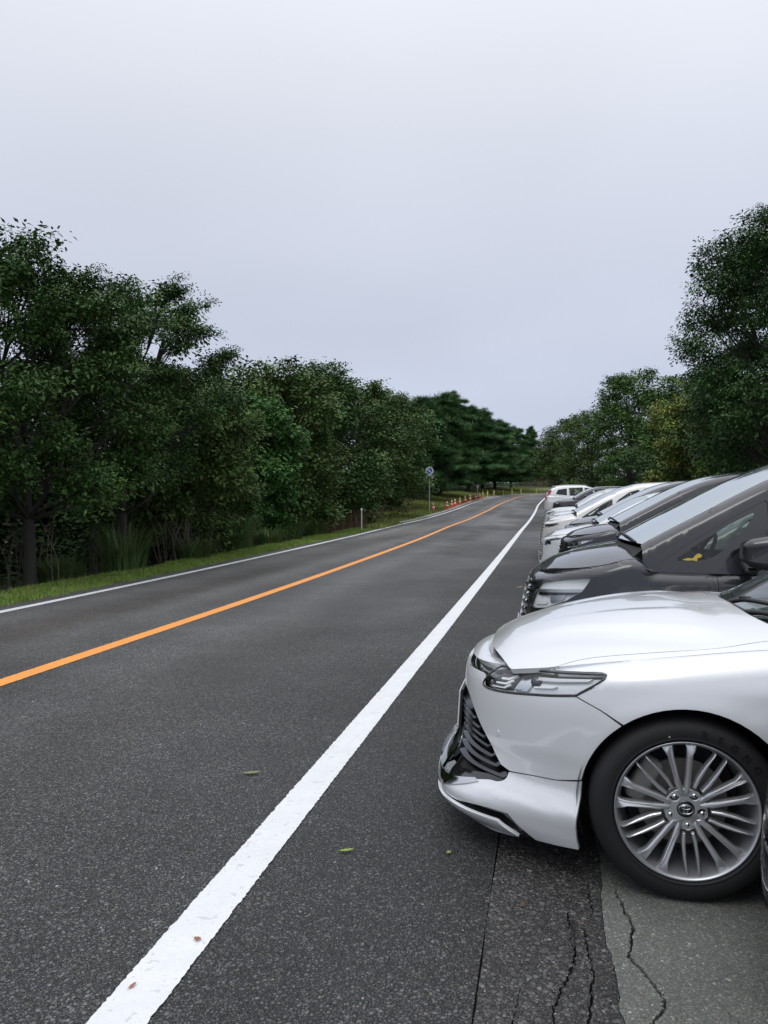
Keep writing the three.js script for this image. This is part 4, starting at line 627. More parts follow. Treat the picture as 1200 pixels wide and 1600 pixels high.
  const cs = (r, a) => [r * Math.cos(a), r * Math.sin(a)], D = Math.PI / 180;
  const blade = (s) => densify([cs(0.083, s * 22 * D), cs(0.12, s * 23 * D), cs(0.17, s * 26.5 * D), cs(0.234, s * 30.4 * D), cs(0.234, s * 31.6 * D), cs(0.17, s * 30.5 * D), cs(0.12, s * 29.5 * D), cs(0.085, s * 30 * D)], 0.02);
  const orient = (pts) => THREE.ShapeUtils.area(pts.map((v) => new THREE.Vector2(...v))) < 0 ? pts.slice().reverse() : pts;
  for (let k = 0; k < 5; k++) for (const s of [-1, 1]) {
    const a = dish(ext(orient(wide(s)), 0.022, 0.0045, 0.006)); a.rotateZ((96 + 72 * k) * D); mesh('spoke', a, MAT.alloy, g);
    const b = dish(ext(orient(blade(s)), 0.02, 0.0045, 0.009)); b.rotateZ((96 + 72 * k) * D); mesh('thin_spoke', b, MAT.alloy, g);
  }
  const hubS = spokeShape(ellipse(0, 0, 0.074, 0.074, 50)); for (let k = 0; k < 5; k++) { const h = new THREE.Path(); const [x, y] = cs(0.0572, (60 + 72 * k) * D); h.absarc(x, y, 0.0155, 0, Math.PI * 2, true); hubS.holes.push(h); }
  const hub = new THREE.ExtrudeGeometry(hubS, { depth: 0.03, bevelEnabled: true, bevelSize: 0.003, bevelThickness: 0.004, bevelOffset: -0.003, bevelSegments: 2, curveSegments: 20 }); hub.translate(0, 0, -0.058); mesh('hub', hub, MAT.alloy, g);
  for (let k = 0; k < 5; k++) { const [x, y] = cs(0.0572, (60 + 72 * k) * D); const n = lathe([[0, 0.004], [0.006, 0.003], [0.0095, -0.002], [0.011, -0.006], [0.011, -0.03]], 6); n.rotateX(Math.PI / 2); n.translate(x, y, -0.0225); mesh('lug_nut', n, MAT.chrome, g); const wv = new THREE.CylinderGeometry(0.0165, 0.0165, 0.03, 18, 1, true); wv.rotateX(Math.PI / 2); wv.translate(x, y, -0.05); mesh('nut_well', wv, MAT.lampDark, g); }
  const capg = lathe([[0, 0.002], [0.026, 0.0015], [0.0305, -0.001], [0.0315, -0.006], [0.0315, -0.03]], 40); capg.rotateX(Math.PI / 2); capg.translate(0, 0, -0.022); const cp = mesh('centre_cap', capg, MAT.gloss, g);
  const oval = (cx, cy, rx, ry, r) => { const q2 = tube(ellipse(cx, cy, rx, ry, 24).map((v) => [v[0], v[1], 0]), r, 48, 6, true); return q2; };
  const em = merge([oval(0, 0, 0.0245, 0.0165, 0.0022), oval(0, -0.0005, 0.0068, 0.0150, 0.0019), oval(0, 0.0065, 0.0150, 0.0064, 0.0019)]); em.translate(0, 0, -0.0195); mesh('emblem', em, MAT.chrome, cp);
  const disc = new THREE.CylinderGeometry(0.158, 0.158, 0.024, 48); disc.rotateX(Math.PI / 2); disc.translate(0, 0, -0.115); mesh('brake_disc', disc, MAT.iron, g);
  const cal = box(0.075, 0.17, 0.07, [-0.135, 0.075, -0.105], [0, 0, -0.5], 0.02); mesh('brake_caliper', cal, MAT.beige, g);
  const back = new THREE.CylinderGeometry(0.2, 0.2, 0.01, 40); back.rotateX(Math.PI / 2); back.translate(0, 0, -0.16); mesh('dust_shield', back, MAT.dark, g);
  const vs = new THREE.CylinderGeometry(0.004, 0.005, 0.03, 10); vs.rotateX(Math.PI / 2 - 0.5); vs.translate(...cs(0.214, 101 * D), -0.04); mesh('valve', vs, MAT.rubber, g);
  const font = await new FontLoader().loadAsync('fonts/droid/droid_sans_bold.typeface.json');
  'REGNO'.split('').forEach((ch, i) => { const a = (78 - i * 10.6) * D; const tg = new TextGeometry(ch, { font, size: 0.0225, depth: 0.0012, curveSegments: 6 }); tg.computeBoundingBox(); tg.translate(-(tg.boundingBox.min.x + tg.boundingBox.max.x) / 2, -0.011, 0); tg.scale(1.25, 1, 1); tg.rotateX(-0.02); tg.translate(0, 0.284, 0.0070); tg.rotateZ(a - Math.PI / 2); mesh('tyre_letter', tg, MAT.rubberDeep, tyre); });
  const dot = new THREE.CircleGeometry(0.0035, 14); dot.translate(...cs(0.271, 103 * D), 0.0068); mesh('tyre_mark', dot, MAT.beige, tyre);
  shadows(t);
}
// ---------------------------------------------------------------- the row of parked cars
const ROWG = 'cars parked in a row beside the road', TURN = -11 * Math.PI / 180;
const box4 = (p0, p1, y0, y1, s = 0) => [[p0, y0], [p1, y0 + s], [p1, y1 + s], [p0, y1]];
const vanWins = (glass2) => [
  { poly: [[0.93, 0.955], [1.10, 0.952], [1.335, 0.95], [1.51, 1.13], [1.67, 1.29], [1.67, 1.44], [1.475, 1.335], [1.189, 1.16], [0.99, 1.02]], frit: [[1.06, 1.02], [1.26, 1.03], [1.345, 1.07], [1.52, 1.24], [1.60, 1.365], [1.43, 1.275], [1.23, 1.145]], r: 0.03 },
  { poly: [[1.47, 0.985], [2.28, 0.985], [2.28, 1.66], [2.06, 1.60], [1.80, 1.42]] }, { poly: [[2.38, 0.985], [3.3, 0.99], [3.3, 1.68], [2.38, 1.68]], mat: glass2 || MAT.privacy }, { poly: [[3.4, 0.99], [4.5, 1.0], [4.4, 1.62], [3.4, 1.68]], mat: glass2 || MAT.privacy }];
const vanBase = (o) => minivan({ doors: [1.33, 2.33, 3.35], cowl: 0.80, bow: 0.09, crown: 0.03, glassLine: [0.875, 2.15, 4.25, 4.74], windows: vanWins(), mirror: [1.50, 1.06], mirrorS: 1.15, tails: [{ poly: [[0.75, 0.75], [0.5, 0.75], [0.5, 1.0 - 0.06], [0.75, 0.94 - 0.01]] }], seats: [[1.95, 0.42], [1.95, -0.42], [2.95, 0.42], [2.95, -0.42]], ...o });
function rowCar(name, label, spec, px, Z, cat = 'car', flip = false) { const X = at(px, Z), [s, tt] = toRoad(X, -Z), y = roadY(s, Math.min(tt + 1, 6)) + 0.004; return buildCar(name, label, spec, [X, y, -Z], TURN + (flip ? Math.PI : 0), cat, ROWG); }
{ // black minivan beside the white saloon
  const lamp = [[0.60, 0.845], [0.74, 0.868], [0.872, 0.885], [1.0, 0.893], [1.095, 0.898], [1.036, 0.807], [0.912, 0.732], [0.735, 0.668], [0.60, 0.648], [0.49, 0.653], [0.52, 0.72], [0.545, 0.79]];
  const c = rowCar('minivan', 'black minivan with chrome-barred headlights beside the white saloon', vanBase({ paint: MAT.charcoal, cell: 0.05, seatMat: MAT.beige,
    front: () => ({ lights: [{ poly: lamp, depth: 0.03, inner: [{ poly: [[0.545, 0.782], [0.74, 0.80], [1.05, 0.822], [1.04, 0.80], [0.74, 0.778], [0.54, 0.760]], off: -0.008, mat: MAT.satin, name: 'chrome_bar' }, { poly: [[0.60, 0.765], [0.88, 0.788], [0.99, 0.795], [0.96, 0.78], [0.6, 0.745]], off: -0.012, mat: MAT.darkChrome, name: 'dark_bar' }, { poly: roundPoly([[0.56, 0.672], [0.72, 0.69], [0.70, 0.742], [0.57, 0.735]], 0.02), off: -0.022, mat: MAT.lampSilver, name: 'reflector' }, { poly: roundPoly([[0.75, 0.70], [0.88, 0.735], [0.90, 0.775], [0.74, 0.755]], 0.02), off: -0.022, mat: MAT.satin, name: 'projector' }, { poly: [[0.62, 0.825], [0.88, 0.868], [1.05, 0.88], [1.04, 0.84], [0.62, 0.81]], off: -0.03, mat: MAT.plate, name: 'turn_lamp' }] }],
      grille: [[0, 0.50], [0.30, 0.50], [0.42, 0.58], [0.46, 0.65], [0.50, 0.74], [0.53, 0.80], [0.56, 0.835], [0.3, 0.842], [0, 0.845]], slats: 6, plateY: 0.42 }) }), 808, 6.2, 'minivan');
  // yellow leaf stuck to the near quarter glass
  const { t, S } = c, q = S.gside(1.19, 1.035), lg = panel((a, b) => S.gside(a, b), roundPoly([[1.115, 1.03], [1.15, 1.042], [1.185, 1.04], [1.20, 1.062], [1.225, 1.075], [1.245, 1.06], [1.235, 1.045], [1.215, 1.045], [1.21, 1.02], [1.185, 1.028], [1.15, 1.024]], 0.008), { cell: 0.02, off: 0.003, thick: 0.001 });
  const lf = base('yellow_leaf', [t.position.x, t.position.y, t.position.z], TURN); mesh('blade', lg, new THREE.MeshStandardMaterial({ color: C3(0.50, 0.36, 0.05), roughness: 0.6, side: THREE.DoubleSide }), lf); mesh('stem', tube([S.gside(1.235, 1.055), S.gside(1.25, 1.045), S.gside(1.26, 1.038)].map((v) => [v[0], v[1], v[2] + 0.004]), 0.0015, 6, 4), MAT.trim, lf); tag(lf, 'curled yellow leaf stuck to the black minivan quarter window', 'leaf');
}
{ // black saloon behind it
  const sp = { ...SALOON, customFront: false, customWheel: false, wipers: true, noseRise: 0, bulge: null, paint: MAT.charcoal, cell: 0.08, nose: [[0.1, 0.06], [0.24, 0.0], [0.45, 0.03], [0.6, 0.07], [0.8, 0.12]], shoulder: [[0, 0.74], [0.22, 0.765], [0.45, 0.80], [0.7, 0.84], [1.0, 0.88], [1.35, 0.92], [2, 0.955], [3, 0.985], [4, 1.0], [4.9, 0.98]], hood: [[0, 0.74], [0.17, 0.765], [0.3, 0.86], [0.6, 0.935], [0.92, 0.985], [1.3, 1.015], [1.6, 1.02], [4, 1.09], [4.9, 1.04]], n: 2.4, cowl: 1.26,
    front: () => ({ lights: [{ poly: roundPoly([[0.56, 0.66], [0.78, 0.665], [1.02, 0.73], [0.98, 0.775], [0.75, 0.755], [0.58, 0.735]], 0.03), inner: [{ poly: ellipse(0.66, 0.70, 0.05, 0.03, 16), off: -0.015, mat: MAT.chrome, name: 'projector' }, { poly: ellipse(0.80, 0.712, 0.04, 0.026, 16), off: -0.015, mat: MAT.satin, name: 'projector' }] }], grille: [[0, 0.42], [0.3, 0.42], [0.42, 0.5], [0.45, 0.66], [0, 0.67]], slats: 5, plateY: 0.38 }) };
  rowCar('saloon_car', 'low black saloon between the two black minivans', sp, 851, 8.9);
}
{ // second black minivan with long chrome headlight
  rowCar('minivan', 'dark grey minivan with long chrome headlight, third dark car in the row', vanBase({ paint: MAT.gunmetal, cell: 0.08, windows: vanWins(MAT.glass).map((w) => w), visor: [[[1.72, 1.43], [2.02, 1.615], [2.28, 1.68], [2.28, 1.62], [2.02, 1.55], [1.76, 1.40]]],
    front: () => ({ lights: [{ poly: [[0.52, 0.74], [0.8, 0.775], [1.12, 0.90], [0.98, 0.898], [0.75, 0.87], [0.50, 0.81]], inner: [{ poly: [[0.58, 0.775], [0.85, 0.81], [1.0, 0.86], [0.98, 0.875], [0.8, 0.845], [0.58, 0.80]], off: -0.012, mat: MAT.chrome, name: 'light_bar' }] }], grille: [[0, 0.45], [0.4, 0.45], [0.48, 0.74], [0.46, 0.83], [0, 0.85]], slats: 7, plateY: 0.4 }) }), 866, 11.5, 'minivan');
}
const hatch = (o) => ({ L: 4.1, W: 0.85, n: 2.6, A: 0.75, Ar: 0.35, roll: 0.07, inset: [[0.15, 0.05], [0.3, 0.02], [0.5, 0], [0.7, 0], [0.9, 0.03], [1.05, 0.05]], nose: [[0.15, 0.05], [0.28, 0], [0.5, 0.03], [0.7, 0.06], [0.9, 0.12]], tail: [[0.15, 0.06], [0.4, 0], [1.0, 0.05]],
  shoulder: [[0, 0.76], [0.17, 0.785], [0.4, 0.83], [0.8, 0.88], [1.2, 0.92], [2, 0.95], [4.1, 1.0]], hood: [[0, 0.76], [0.17, 0.79], [0.3, 0.87], [0.6, 0.94], [1.0, 1.0], [4.1, 1.05]], roof: [[0.95, 1.0], [1.2, 1.14], [1.5, 1.31], [1.8, 1.44], [2.2, 1.52], [3.0, 1.52], [3.6, 1.44], [3.9, 1.2], [4.0, 1.05]], gu: 1.9, gtaper: 0.06, tumble: 0.24, crownPow: 2.4, arches: [[0.82, 0.31, 0.34], [3.35, 0.31, 0.34]], wheelR: 0.31, yb: 0.19, bow: 0.08, cell: 0.1,
  doors: [1.2, 2.2, 3.0], cowl: 1.0, glassLine: [1.03, 1.85, 3.55, 3.92], windows: [{ poly: [[1.4, 0.98], [2.15, 0.98], [2.15, 1.43], [1.9, 1.40]] }, { poly: [[2.25, 0.98], [3.0, 1.0], [3.05, 1.40], [2.25, 1.44]] }, { poly: [[3.1, 1.02], [3.55, 1.06], [3.45, 1.33], [3.12, 1.38]], mat: MAT.privacy }], mirror: [1.45, 1.04], tails: [{ poly: [[0.72, 0.7], [0.3, 0.7], [0.3, 0.93], [0.72, 0.92]] }],
  front: () => ({ lights: [{ poly: roundPoly([[0.46, 0.63], [0.70, 0.66], [0.95, 0.78], [0.80, 0.785], [0.5, 0.735]], 0.03), inner: [{ poly: ellipse(0.62, 0.69, 0.05, 0.03, 14), off: -0.015, mat: MAT.chrome, name: 'projector' }] }], grille: [[0, 0.36], [0.35, 0.36], [0.45, 0.45], [0.42, 0.66], [0, 0.68]], slats: 4, plateY: 0.42 }), ...o });
rowCar('hatchback', 'white hatchback whose nose pokes out past the dark cars', hatch({ paint: MAT.silverWhite, roofPaint: MAT.silverWhite }), 841, 14.0);
rowCar('minivan', 'slate grey minivan just before the white minivan', vanBase({ paint: MAT.gunmetal, cell: 0.1, front: () => ({ lights: [{ poly: [[0.50, 0.70], [0.8, 0.71], [1.0, 0.80], [0.98, 0.88], [0.75, 0.87], [0.50, 0.83]], inner: [{ poly: ellipse(0.64, 0.77, 0.06, 0.035, 14), off: -0.02, mat: MAT.chrome, name: 'projector' }, { poly: ellipse(0.82, 0.79, 0.05, 0.035, 14), off: -0.02, mat: MAT.satin, name: 'projector' }] }], grille: [[0, 0.45], [0.4, 0.45], [0.46, 0.70], [0.46, 0.84], [0, 0.85]], slats: 5 }) }), 874, 16.4, 'minivan');
rowCar('minivan', 'white minivan with tall black grille and C-shaped bumper trim', vanBase({ paint: MAT.whiteWarm, cell: 0.09, front: () => ({ lights: [{ poly: [[0.48, 0.76], [0.75, 0.765], [1.02, 0.84], [0.98, 0.875], [0.75, 0.85], [0.5, 0.845]], mat: MAT.lampSilver, inner: [{ poly: [[0.55, 0.79], [0.9, 0.815], [0.9, 0.835], [0.55, 0.82]], off: -0.012, mat: MAT.darkChrome, name: 'light_bar' }] }], grille: [[0, 0.26], [0.36, 0.26], [0.42, 0.5], [0.455, 0.76], [0.46, 0.845], [0, 0.86]], slats: 8, slatMat: MAT.darkChrome, vents: [[[0.60, 0.26], [0.86, 0.27], [0.86, 0.33], [0.60, 0.33]]], extra: [{ name: 'bumper_trim', poly: [[0.86, 0.27], [0.90, 0.27], [0.93, 0.56], [0.70, 0.62], [0.70, 0.595], [0.88, 0.54]], off: 0.006, mat: MAT.gloss }] }) }), 842, 18.9, 'minivan');
const suv = (o) => hatch({ L: 4.6, W: 0.92, A: 0.8, shoulder: [[0, 0.92], [0.17, 0.94], [0.4, 0.97], [0.8, 1.01], [1.2, 1.03], [2, 1.05], [4.6, 1.10]], hood: [[0, 0.92], [0.17, 0.95], [0.3, 1.01], [0.6, 1.07], [1.1, 1.10], [4.6, 1.15]], roof: [[1.1, 1.12], [1.4, 1.30], [1.7, 1.48], [2.0, 1.60], [2.4, 1.67], [3.3, 1.67], [4.0, 1.60], [4.3, 1.38], [4.45, 1.15]], arches: [[0.9, 0.36, 0.40], [3.6, 0.36, 0.40]], wheelR: 0.36, yb: 0.24, doors: [1.35, 2.35, 3.2], cowl: 1.12, glassLine: [1.16, 2.1, 3.95, 4.36], gu: 2.1,
  nose: [[0.2, 0.05], [0.35, 0], [0.6, 0.02], [0.9, 0.06], [1.0, 0.1]], windows: [{ poly: [[1.6, 1.09], [2.3, 1.09], [2.3, 1.57], [2.05, 1.54]] }, { poly: [[2.4, 1.09], [3.15, 1.1], [3.2, 1.55], [2.4, 1.58]] }, { poly: [[3.3, 1.12], [3.95, 1.18], [3.8, 1.45], [3.3, 1.53]], mat: MAT.privacy }], mirror: [1.65, 1.15], rails: [2.2, 2.8, 3.4, 3.9],
  front: () => ({ lights: [{ poly: [[0.48, 0.80], [0.75, 0.82], [1.0, 0.92], [0.85, 0.94], [0.5, 0.89]], inner: [{ poly: ellipse(0.64, 0.855, 0.06, 0.03, 14), off: -0.015, mat: MAT.chrome, name: 'projector' }] }], grille: [[0, 0.5], [0.35, 0.5], [0.45, 0.62], [0.45, 0.85], [0, 0.89]], slats: 5 }), ...o });
rowCar('suv', 'white off-roader directly beyond the white minivan with tall black grille', suv({ paint: MAT.white }), 851, 22.2, 'car');
rowCar('suv', 'silver-white off-roader, second car beyond the white minivan', suv({ paint: MAT.silverWhite }), 849, 27.5, 'car');
rowCar('suv', 'black off-roader just before the white car with red tail lights', suv({ paint: MAT.black, tails: [] }), 862, 41, 'car');
{ // white car parked tail to the road
  const sp = suv({ paint: MAT.white, tails: [{ poly: [[0.86, 0.86], [0.45, 0.88], [0.40, 1.03], [0.62, 1.06], [0.84, 1.00]] }], spoiler: true }), px = 850, Z = 46, X = at(px, Z), L = 4.6, [s, tt] = toRoad(X, -Z), y = roadY(s, 1) + 0.004 + 0.12;
  const c = buildCar('suv', 'white car parked tail to the road with red tail lights, furthest in the row', sp, [X + L * Math.cos(RD), roadY(s, 2) + 0.006, -Z + L * Math.sin(RD)], TURN + Math.PI, 'car', ROWG);
  side2(c);
}
function side2({ t, S }) { for (const s of [1, -1]) { const q = S.gside(4.18, 1.36), g = merge([box(0.16, 0.38, 0.14, [4.30, 1.26, s * (q[2] - 0.02)], [0, 0, 0.32], 0.04)]); mesh('upper_tail_light', g, MAT.red, t); } }
// dark car at the right edge, nearest of all: only its bumper corner shows
buildCar('hatchback', 'black car at the right edge, only its bumper corner in view beside the white saloon', hatch({ W: 0.76, cell: 0.06, paint: MAT.black, front: () => ({ plate: false, lights: [{ poly: roundPoly([[0.46, 0.63], [0.70, 0.66], [0.90, 0.76], [0.78, 0.775], [0.5, 0.735]], 0.03), inner: [{ poly: ellipse(0.62, 0.69, 0.05, 0.03, 14), off: -0.015, mat: MAT.chrome, name: 'projector' }] }], grille: [[0, 0.42], [0.3, 0.42], [0.4, 0.5], [0.38, 0.62], [0, 0.64]], slats: 3, vents: [[[0.52, 0.26], [0.74, 0.27], [0.76, 0.40], [0.56, 0.37]]], extra: [{ name: 'chrome_trim', poly: [[0.50, 0.43], [0.80, 0.46], [0.80, 0.474], [0.50, 0.444]], off: 0.006, mat: MAT.chrome }] }) }), [0.993, 0.004, -1.93], TURN, 'car', ROWG);
// ---------------------------------------------------------------- foliage
function leafClump(seed, n, R, len, wid, droop = 0.3, fold = 0.25) { // a spray of folded leaves on a hidden twig
  const r = rng(seed), pos = [], nor = [], q = new THREE.Quaternion(), v = new THREE.Vector3(), m = new THREE.Vector3();
  for (let i = 0; i < n; i++) {
    const a = r() * Math.PI * 2, b = Math.acos(1 - 1.5 * r()) , d = R * Math.pow(r(), 0.5), o = new THREE.Vector3(Math.sin(b) * Math.cos(a) * d, Math.cos(b) * d * 0.6, Math.sin(b) * Math.sin(a) * d);
    const dir = new THREE.Vector3(o.x / R + (r() - 0.5) * 1.1, (r() - 0.5) * 0.7 - droop * r(), o.z / R + (r() - 0.5) * 1.1).normalize(), side = new THREE.Vector3(-dir.z, (r() - 0.5) * 1.1, dir.x).normalize(), up = new THREE.Vector3().crossVectors(side, dir);
    const L = len * (0.7 + 0.6 * r()), w = wid * (0.8 + 0.4 * r()), P = (x, y, z) => o.clone().addScaledVector(dir, x).addScaledVector(side, y).addScaledVector(up, z);
    const p0 = P(0, 0, 0), pm = P(L * 0.5, 0, -fold * w), p1 = P(L, 0, -L * 0.12), a1 = P(L * 0.42, w, 0), b1 = P(L * 0.42, -w, 0);
    for (const T of [[p0, a1, pm], [a1, p1, pm], [p0, pm, b1], [pm, p1, b1]]) for (const k of T) pos.push(k.x, k.y, k.z);
  }
  const g = new THREE.BufferGeometry(); g.setAttribute('position', new THREE.Float32BufferAttribute(pos, 3)); g.computeVertexNormals(); return g;
}
function needleClump(seed, n, L) { const r = rng(seed), pos = []; for (let i = 0; i < n; i++) { const a = r() * 6.283, el = -0.2 + r() * 1.3, d = new THREE.Vector3(Math.cos(a) * Math.cos(el), Math.sin(el), Math.sin(a) * Math.cos(el)), o = new THREE.Vector3((r() - 0.5) * L * 1.6, (r() - 0.5) * L * 0.35, (r() - 0.5) * L * 1.6), l = L * (0.7 + 0.5 * r()), s = new THREE.Vector3(-d.z, 0, d.x).normalize().multiplyScalar(L * 0.05), e = o.clone().addScaledVector(d, l); pos.push(o.x + s.x, o.y, o.z + s.z, o.x - s.x, o.y, o.z - s.z, e.x, e.y, e.z); } const g = new THREE.BufferGeometry(); g.setAttribute('position', new THREE.Float32BufferAttribute(pos, 3)); g.computeVertexNormals(); return g; }
const leafMat = new THREE.MeshPhysicalMaterial({ color: 0xffffff, roughness: 0.5, side: THREE.DoubleSide, specularIntensity: 0.25 });
const CL = {
  oak: [leafClump(1, 34, 0.30, 0.088, 0.024), leafClump(2, 34, 0.32, 0.088, 0.023), leafClump(3, 32, 0.28, 0.092, 0.024)],
  broad: [leafClump(4, 20, 0.34, 0.11, 0.036, 0.5), leafClump(5, 20, 0.32, 0.11, 0.036, 0.5), leafClump(6, 18, 0.36, 0.12, 0.036, 0.4)],
  far: [leafClump(7, 16, 0.50, 0.20, 0.065, 0.3), leafClump(8, 16, 0.52, 0.20, 0.065, 0.3)],
  pine: [needleClump(9, 60, 0.30), needleClump(10, 60, 0.32)],
};
const barkTex = noiseTex(256, (x, y) => 0.35 + 0.65 * fbm(x * 8, y * 3, 4, 55, 8)); barkTex.repeat.set(4, 4);
const bark = new THREE.MeshStandardMaterial({ color: C3(0.05, 0.045, 0.038), roughness: 0.95, bumpMap: barkTex, bumpScale: 0.02 });
const barkPale = new THREE.MeshStandardMaterial({ color: C3(0.15, 0.125, 0.095), roughness: 0.95 });
const PAL = { oak: [[0.056, 0.118, 0.034], [0.068, 0.130, 0.034], [0.080, 0.126, 0.038], [0.054, 0.120, 0.038]], olive: [[0.078, 0.132, 0.036], [0.096, 0.138, 0.038], [0.066, 0.124, 0.034]], green: [[0.058, 0.145, 0.034], [0.076, 0.172, 0.040], [0.050, 0.122, 0.032]], dark: [[0.040, 0.090, 0.030], [0.048, 0.102, 0.030], [0.058, 0.104, 0.036]], pine: [[0.052, 0.130, 0.046], [0.064, 0.150, 0.052], [0.052, 0.112, 0.038], [0.074, 0.132, 0.040]], yellow: [[0.15, 0.18, 0.032], [0.10, 0.16, 0.036], [0.20, 0.20, 0.04], [0.07, 0.13, 0.032]], mid: [[0.072, 0.148, 0.036], [0.090, 0.165, 0.040], [0.062, 0.128, 0.032]] };
function scatterLeaves(parent, name, geos, pts, pal, seed, scl, kind = 'stuff') { // pts: [x, y, z, size?]
  const r = rng(seed), per = geos.map(() => []); pts.forEach((p) => per[Math.floor(r() * geos.length)].push(p));
  const o = new THREE.Object3D(), c = new THREE.Color(); let first = null;
  per.forEach((list, gi) => {
    if (!list.length) return; const im = new THREE.InstancedMesh(geos[gi], leafMat, list.length); im.name = name; im.userData.kind = kind; im.castShadow = im.receiveShadow = true;
    list.forEach((p, i) => { o.position.set(p[0], p[1], p[2]); o.rotation.set((r() - 0.5) * 0.9, r() * 6.283, (r() - 0.5) * 0.9); const k = scl * (0.7 + 0.6 * r()) * (p[3] || 1); o.scale.set(k, k, k); o.updateMatrix(); im.setMatrixAt(i, o.matrix); const q = pal[Math.floor(r() * pal.length)], v = 0.6 + 0.8 * r(); c.setRGB(q[0] * v, q[1] * v, q[2] * v); im.setColorAt(i, c); });
    parent.add(im);
  });
}
function tree(name, label, X, Z, o, group) { // X, Z in metres; o: H, R, lobes, clumps, geo, pal, seed ...
  const gy = groundY(X, -Z), t = base(name, [X, gy - 0.06, -Z], 0), r = rng(o.seed * 7919 + 13); tag(t, label, 'tree', group);
  const H = o.H, R = o.R, hb = o.base ?? 0.3, W = [], lean = o.lean || [(r() - 0.5) * 0.5, (r() - 0.5) * 0.5], lobes = [];
  const axis = (f) => [lean[0] * f * f * H * 0.3 + Math.sin(f * 5 + o.seed) * 0.08 * H * 0.15, f * H, lean[1] * f * f * H * 0.3 + Math.cos(f * 4 + o.seed) * 0.06 * H * 0.15];
  const topF = o.pine ? 0.97 : 0.62, tr = H * (o.trunk || 0.017) + 0.03;
  W.push(limb([axis(0), axis(topF * 0.33), axis(topF * 0.66), axis(topF)], [tr * 1.25, tr, tr * 0.75, tr * (o.pine ? 0.15 : 0.45)], 8, 4));
  const n = o.lobes || 16;
  for (let i = 0; i < n; i++) {
    let c, lr;
    if (o.pine) { const f = lerp(hb, 0.98, Math.pow((i + 0.5) / n, 0.9)), a = i * 2.4 + r(), w = R * Math.pow(1 - f, 0.55) * (0.40 + 0.75 * r()) + 0.15, k = axis(f); c = [k[0] + Math.cos(a) * w * 0.62, k[1] + w * 0.08 + 0.1, k[2] + Math.sin(a) * w * 0.62]; lr = [w * 0.52, 0.16 + 0.14 * r(), w * 0.52, f]; }
    else { const u = r() * 2 - 1, a = i * 2.399 + r() * 0.6, fy = (i + 0.5) / n, y = lerp(hb, 0.93, fy), prof = Math.pow(Math.sin(Math.PI * clamp(0.16 + 0.78 * fy)), 0.65), w = R * prof * (0.45 + 0.5 * Math.sqrt(r())), k = axis(Math.min(y, topF)); c = [k[0] + Math.cos(a) * w, y * H, k[2] + Math.sin(a) * w]; const q = R * (0.26 + 0.20 * r()) * (o.lobeScale || 1); lr = [q, q * 0.72, q, Math.max(0.2, Math.min(topF, y - 0.16 - 0.1 * r()))]; }
    lobes.push([c, lr]);
    const s = axis(Math.min(topF, lr[3])), m = [lerp(s[0], c[0], 0.5) + (r() - 0.5) * 0.2, lerp(s[1], c[1], o.pine ? 0.4 : 0.35) + (r() - 0.5) * 0.15, lerp(s[2], c[2], 0.5) + (r() - 0.5) * 0.2], br = tr * (o.pine ? 0.16 : 0.30) * (1.2 - lr[3] * 0.5);
    W.push(limb([s, m, c], [br, br * 0.7, br * 0.3], 5, 3));
    const tw = o.twigs ?? 3; for (let k = 0; k < tw; k++) { const e = [c[0] + (r() - 0.5) * 1.7 * lr[0], c[1] + (r() - 0.2) * 1.3 * lr[1], c[2] + (r() - 0.5) * 1.7 * lr[2]]; W.push(limb([m, [lerp(m[0], e[0], 0.5), lerp(m[1], e[1], 0.6), lerp(m[2], e[2], 0.5)], e], [br * 0.5, br * 0.35, br * 0.1], 4, 2)); }
  }
  const spr = []; for (let i = 0; i < (o.sprigs || 0); i++) { // long shoots breaking the outline
    const [c, lr] = lobes[Math.floor(n * (0.45 + 0.55 * r()))], a = Math.atan2(c[2] - lean[1], c[0] - lean[0]) + (r() - 0.5) * 1.6, el = 0.05 + 0.75 * r(), L = lr[0] + 0.12 + 0.42 * r(), d = [Math.cos(a) * Math.cos(el), Math.sin(el), Math.sin(a) * Math.cos(el)], P = (f) => [c[0] + d[0] * L * f, c[1] + d[1] * L * f - 0.10 * f * f * L, c[2] + d[2] * L * f];
    W.push(limb([P(0), P(0.5), P(1)], [0.016, 0.011, 0.004], 4, 2)); for (let k = 0; k < 9; k++) { const f = 0.35 + 0.68 * k / 8, q = P(f); spr.push([q[0] + (r() - 0.5) * 0.10, q[1] + (r() - 0.3) * 0.08, q[2] + (r() - 0.5) * 0.10, 0.95 - 0.40 * f]); }
  }
  mesh('trunk', merge(W), o.bark || bark, t);
  const pts = [...spr], wsum = lobes.reduce((q, l) => q + Math.pow(l[1][0], 1.6), 0);
  for (const [c, lr] of lobes) for (let k = 0, per = Math.ceil((o.clumps || 900) * Math.pow(lr[0], 1.6) / wsum); k < per; k++) { const u = r() * 2 - 1, a = r() * 6.283, d = Math.pow(r(), 0.42), q = Math.sqrt(1 - u * u) * d, uy = u * d; pts.push([c[0] + q * Math.cos(a) * lr[0] * (1 + 0.25 * (r() - 0.5)), c[1] + uy * lr[1] * (1 + 0.3 * (r() - 0.5)), c[2] + q * Math.sin(a) * lr[2] * (1 + 0.25 * (r() - 0.5))]); }
  scatterLeaves(t, 'crown', CL[o.geo || 'broad'], pts, PAL[o.pal || 'oak'], o.seed + 5, o.scl || 1);
  if (o.pal2) { const p2 = pts.filter(() => r() < 0.05); scatterLeaves(t, 'pale_leaves', CL[o.geo || 'broad'], p2, PAL[o.pal2], o.seed + 9, (o.scl || 1) * 0.9); }
  return t;
}

const GL = 'trees along the left side of the road', GR = 'trees behind the parked cars', GP = 'pines along the far bend';
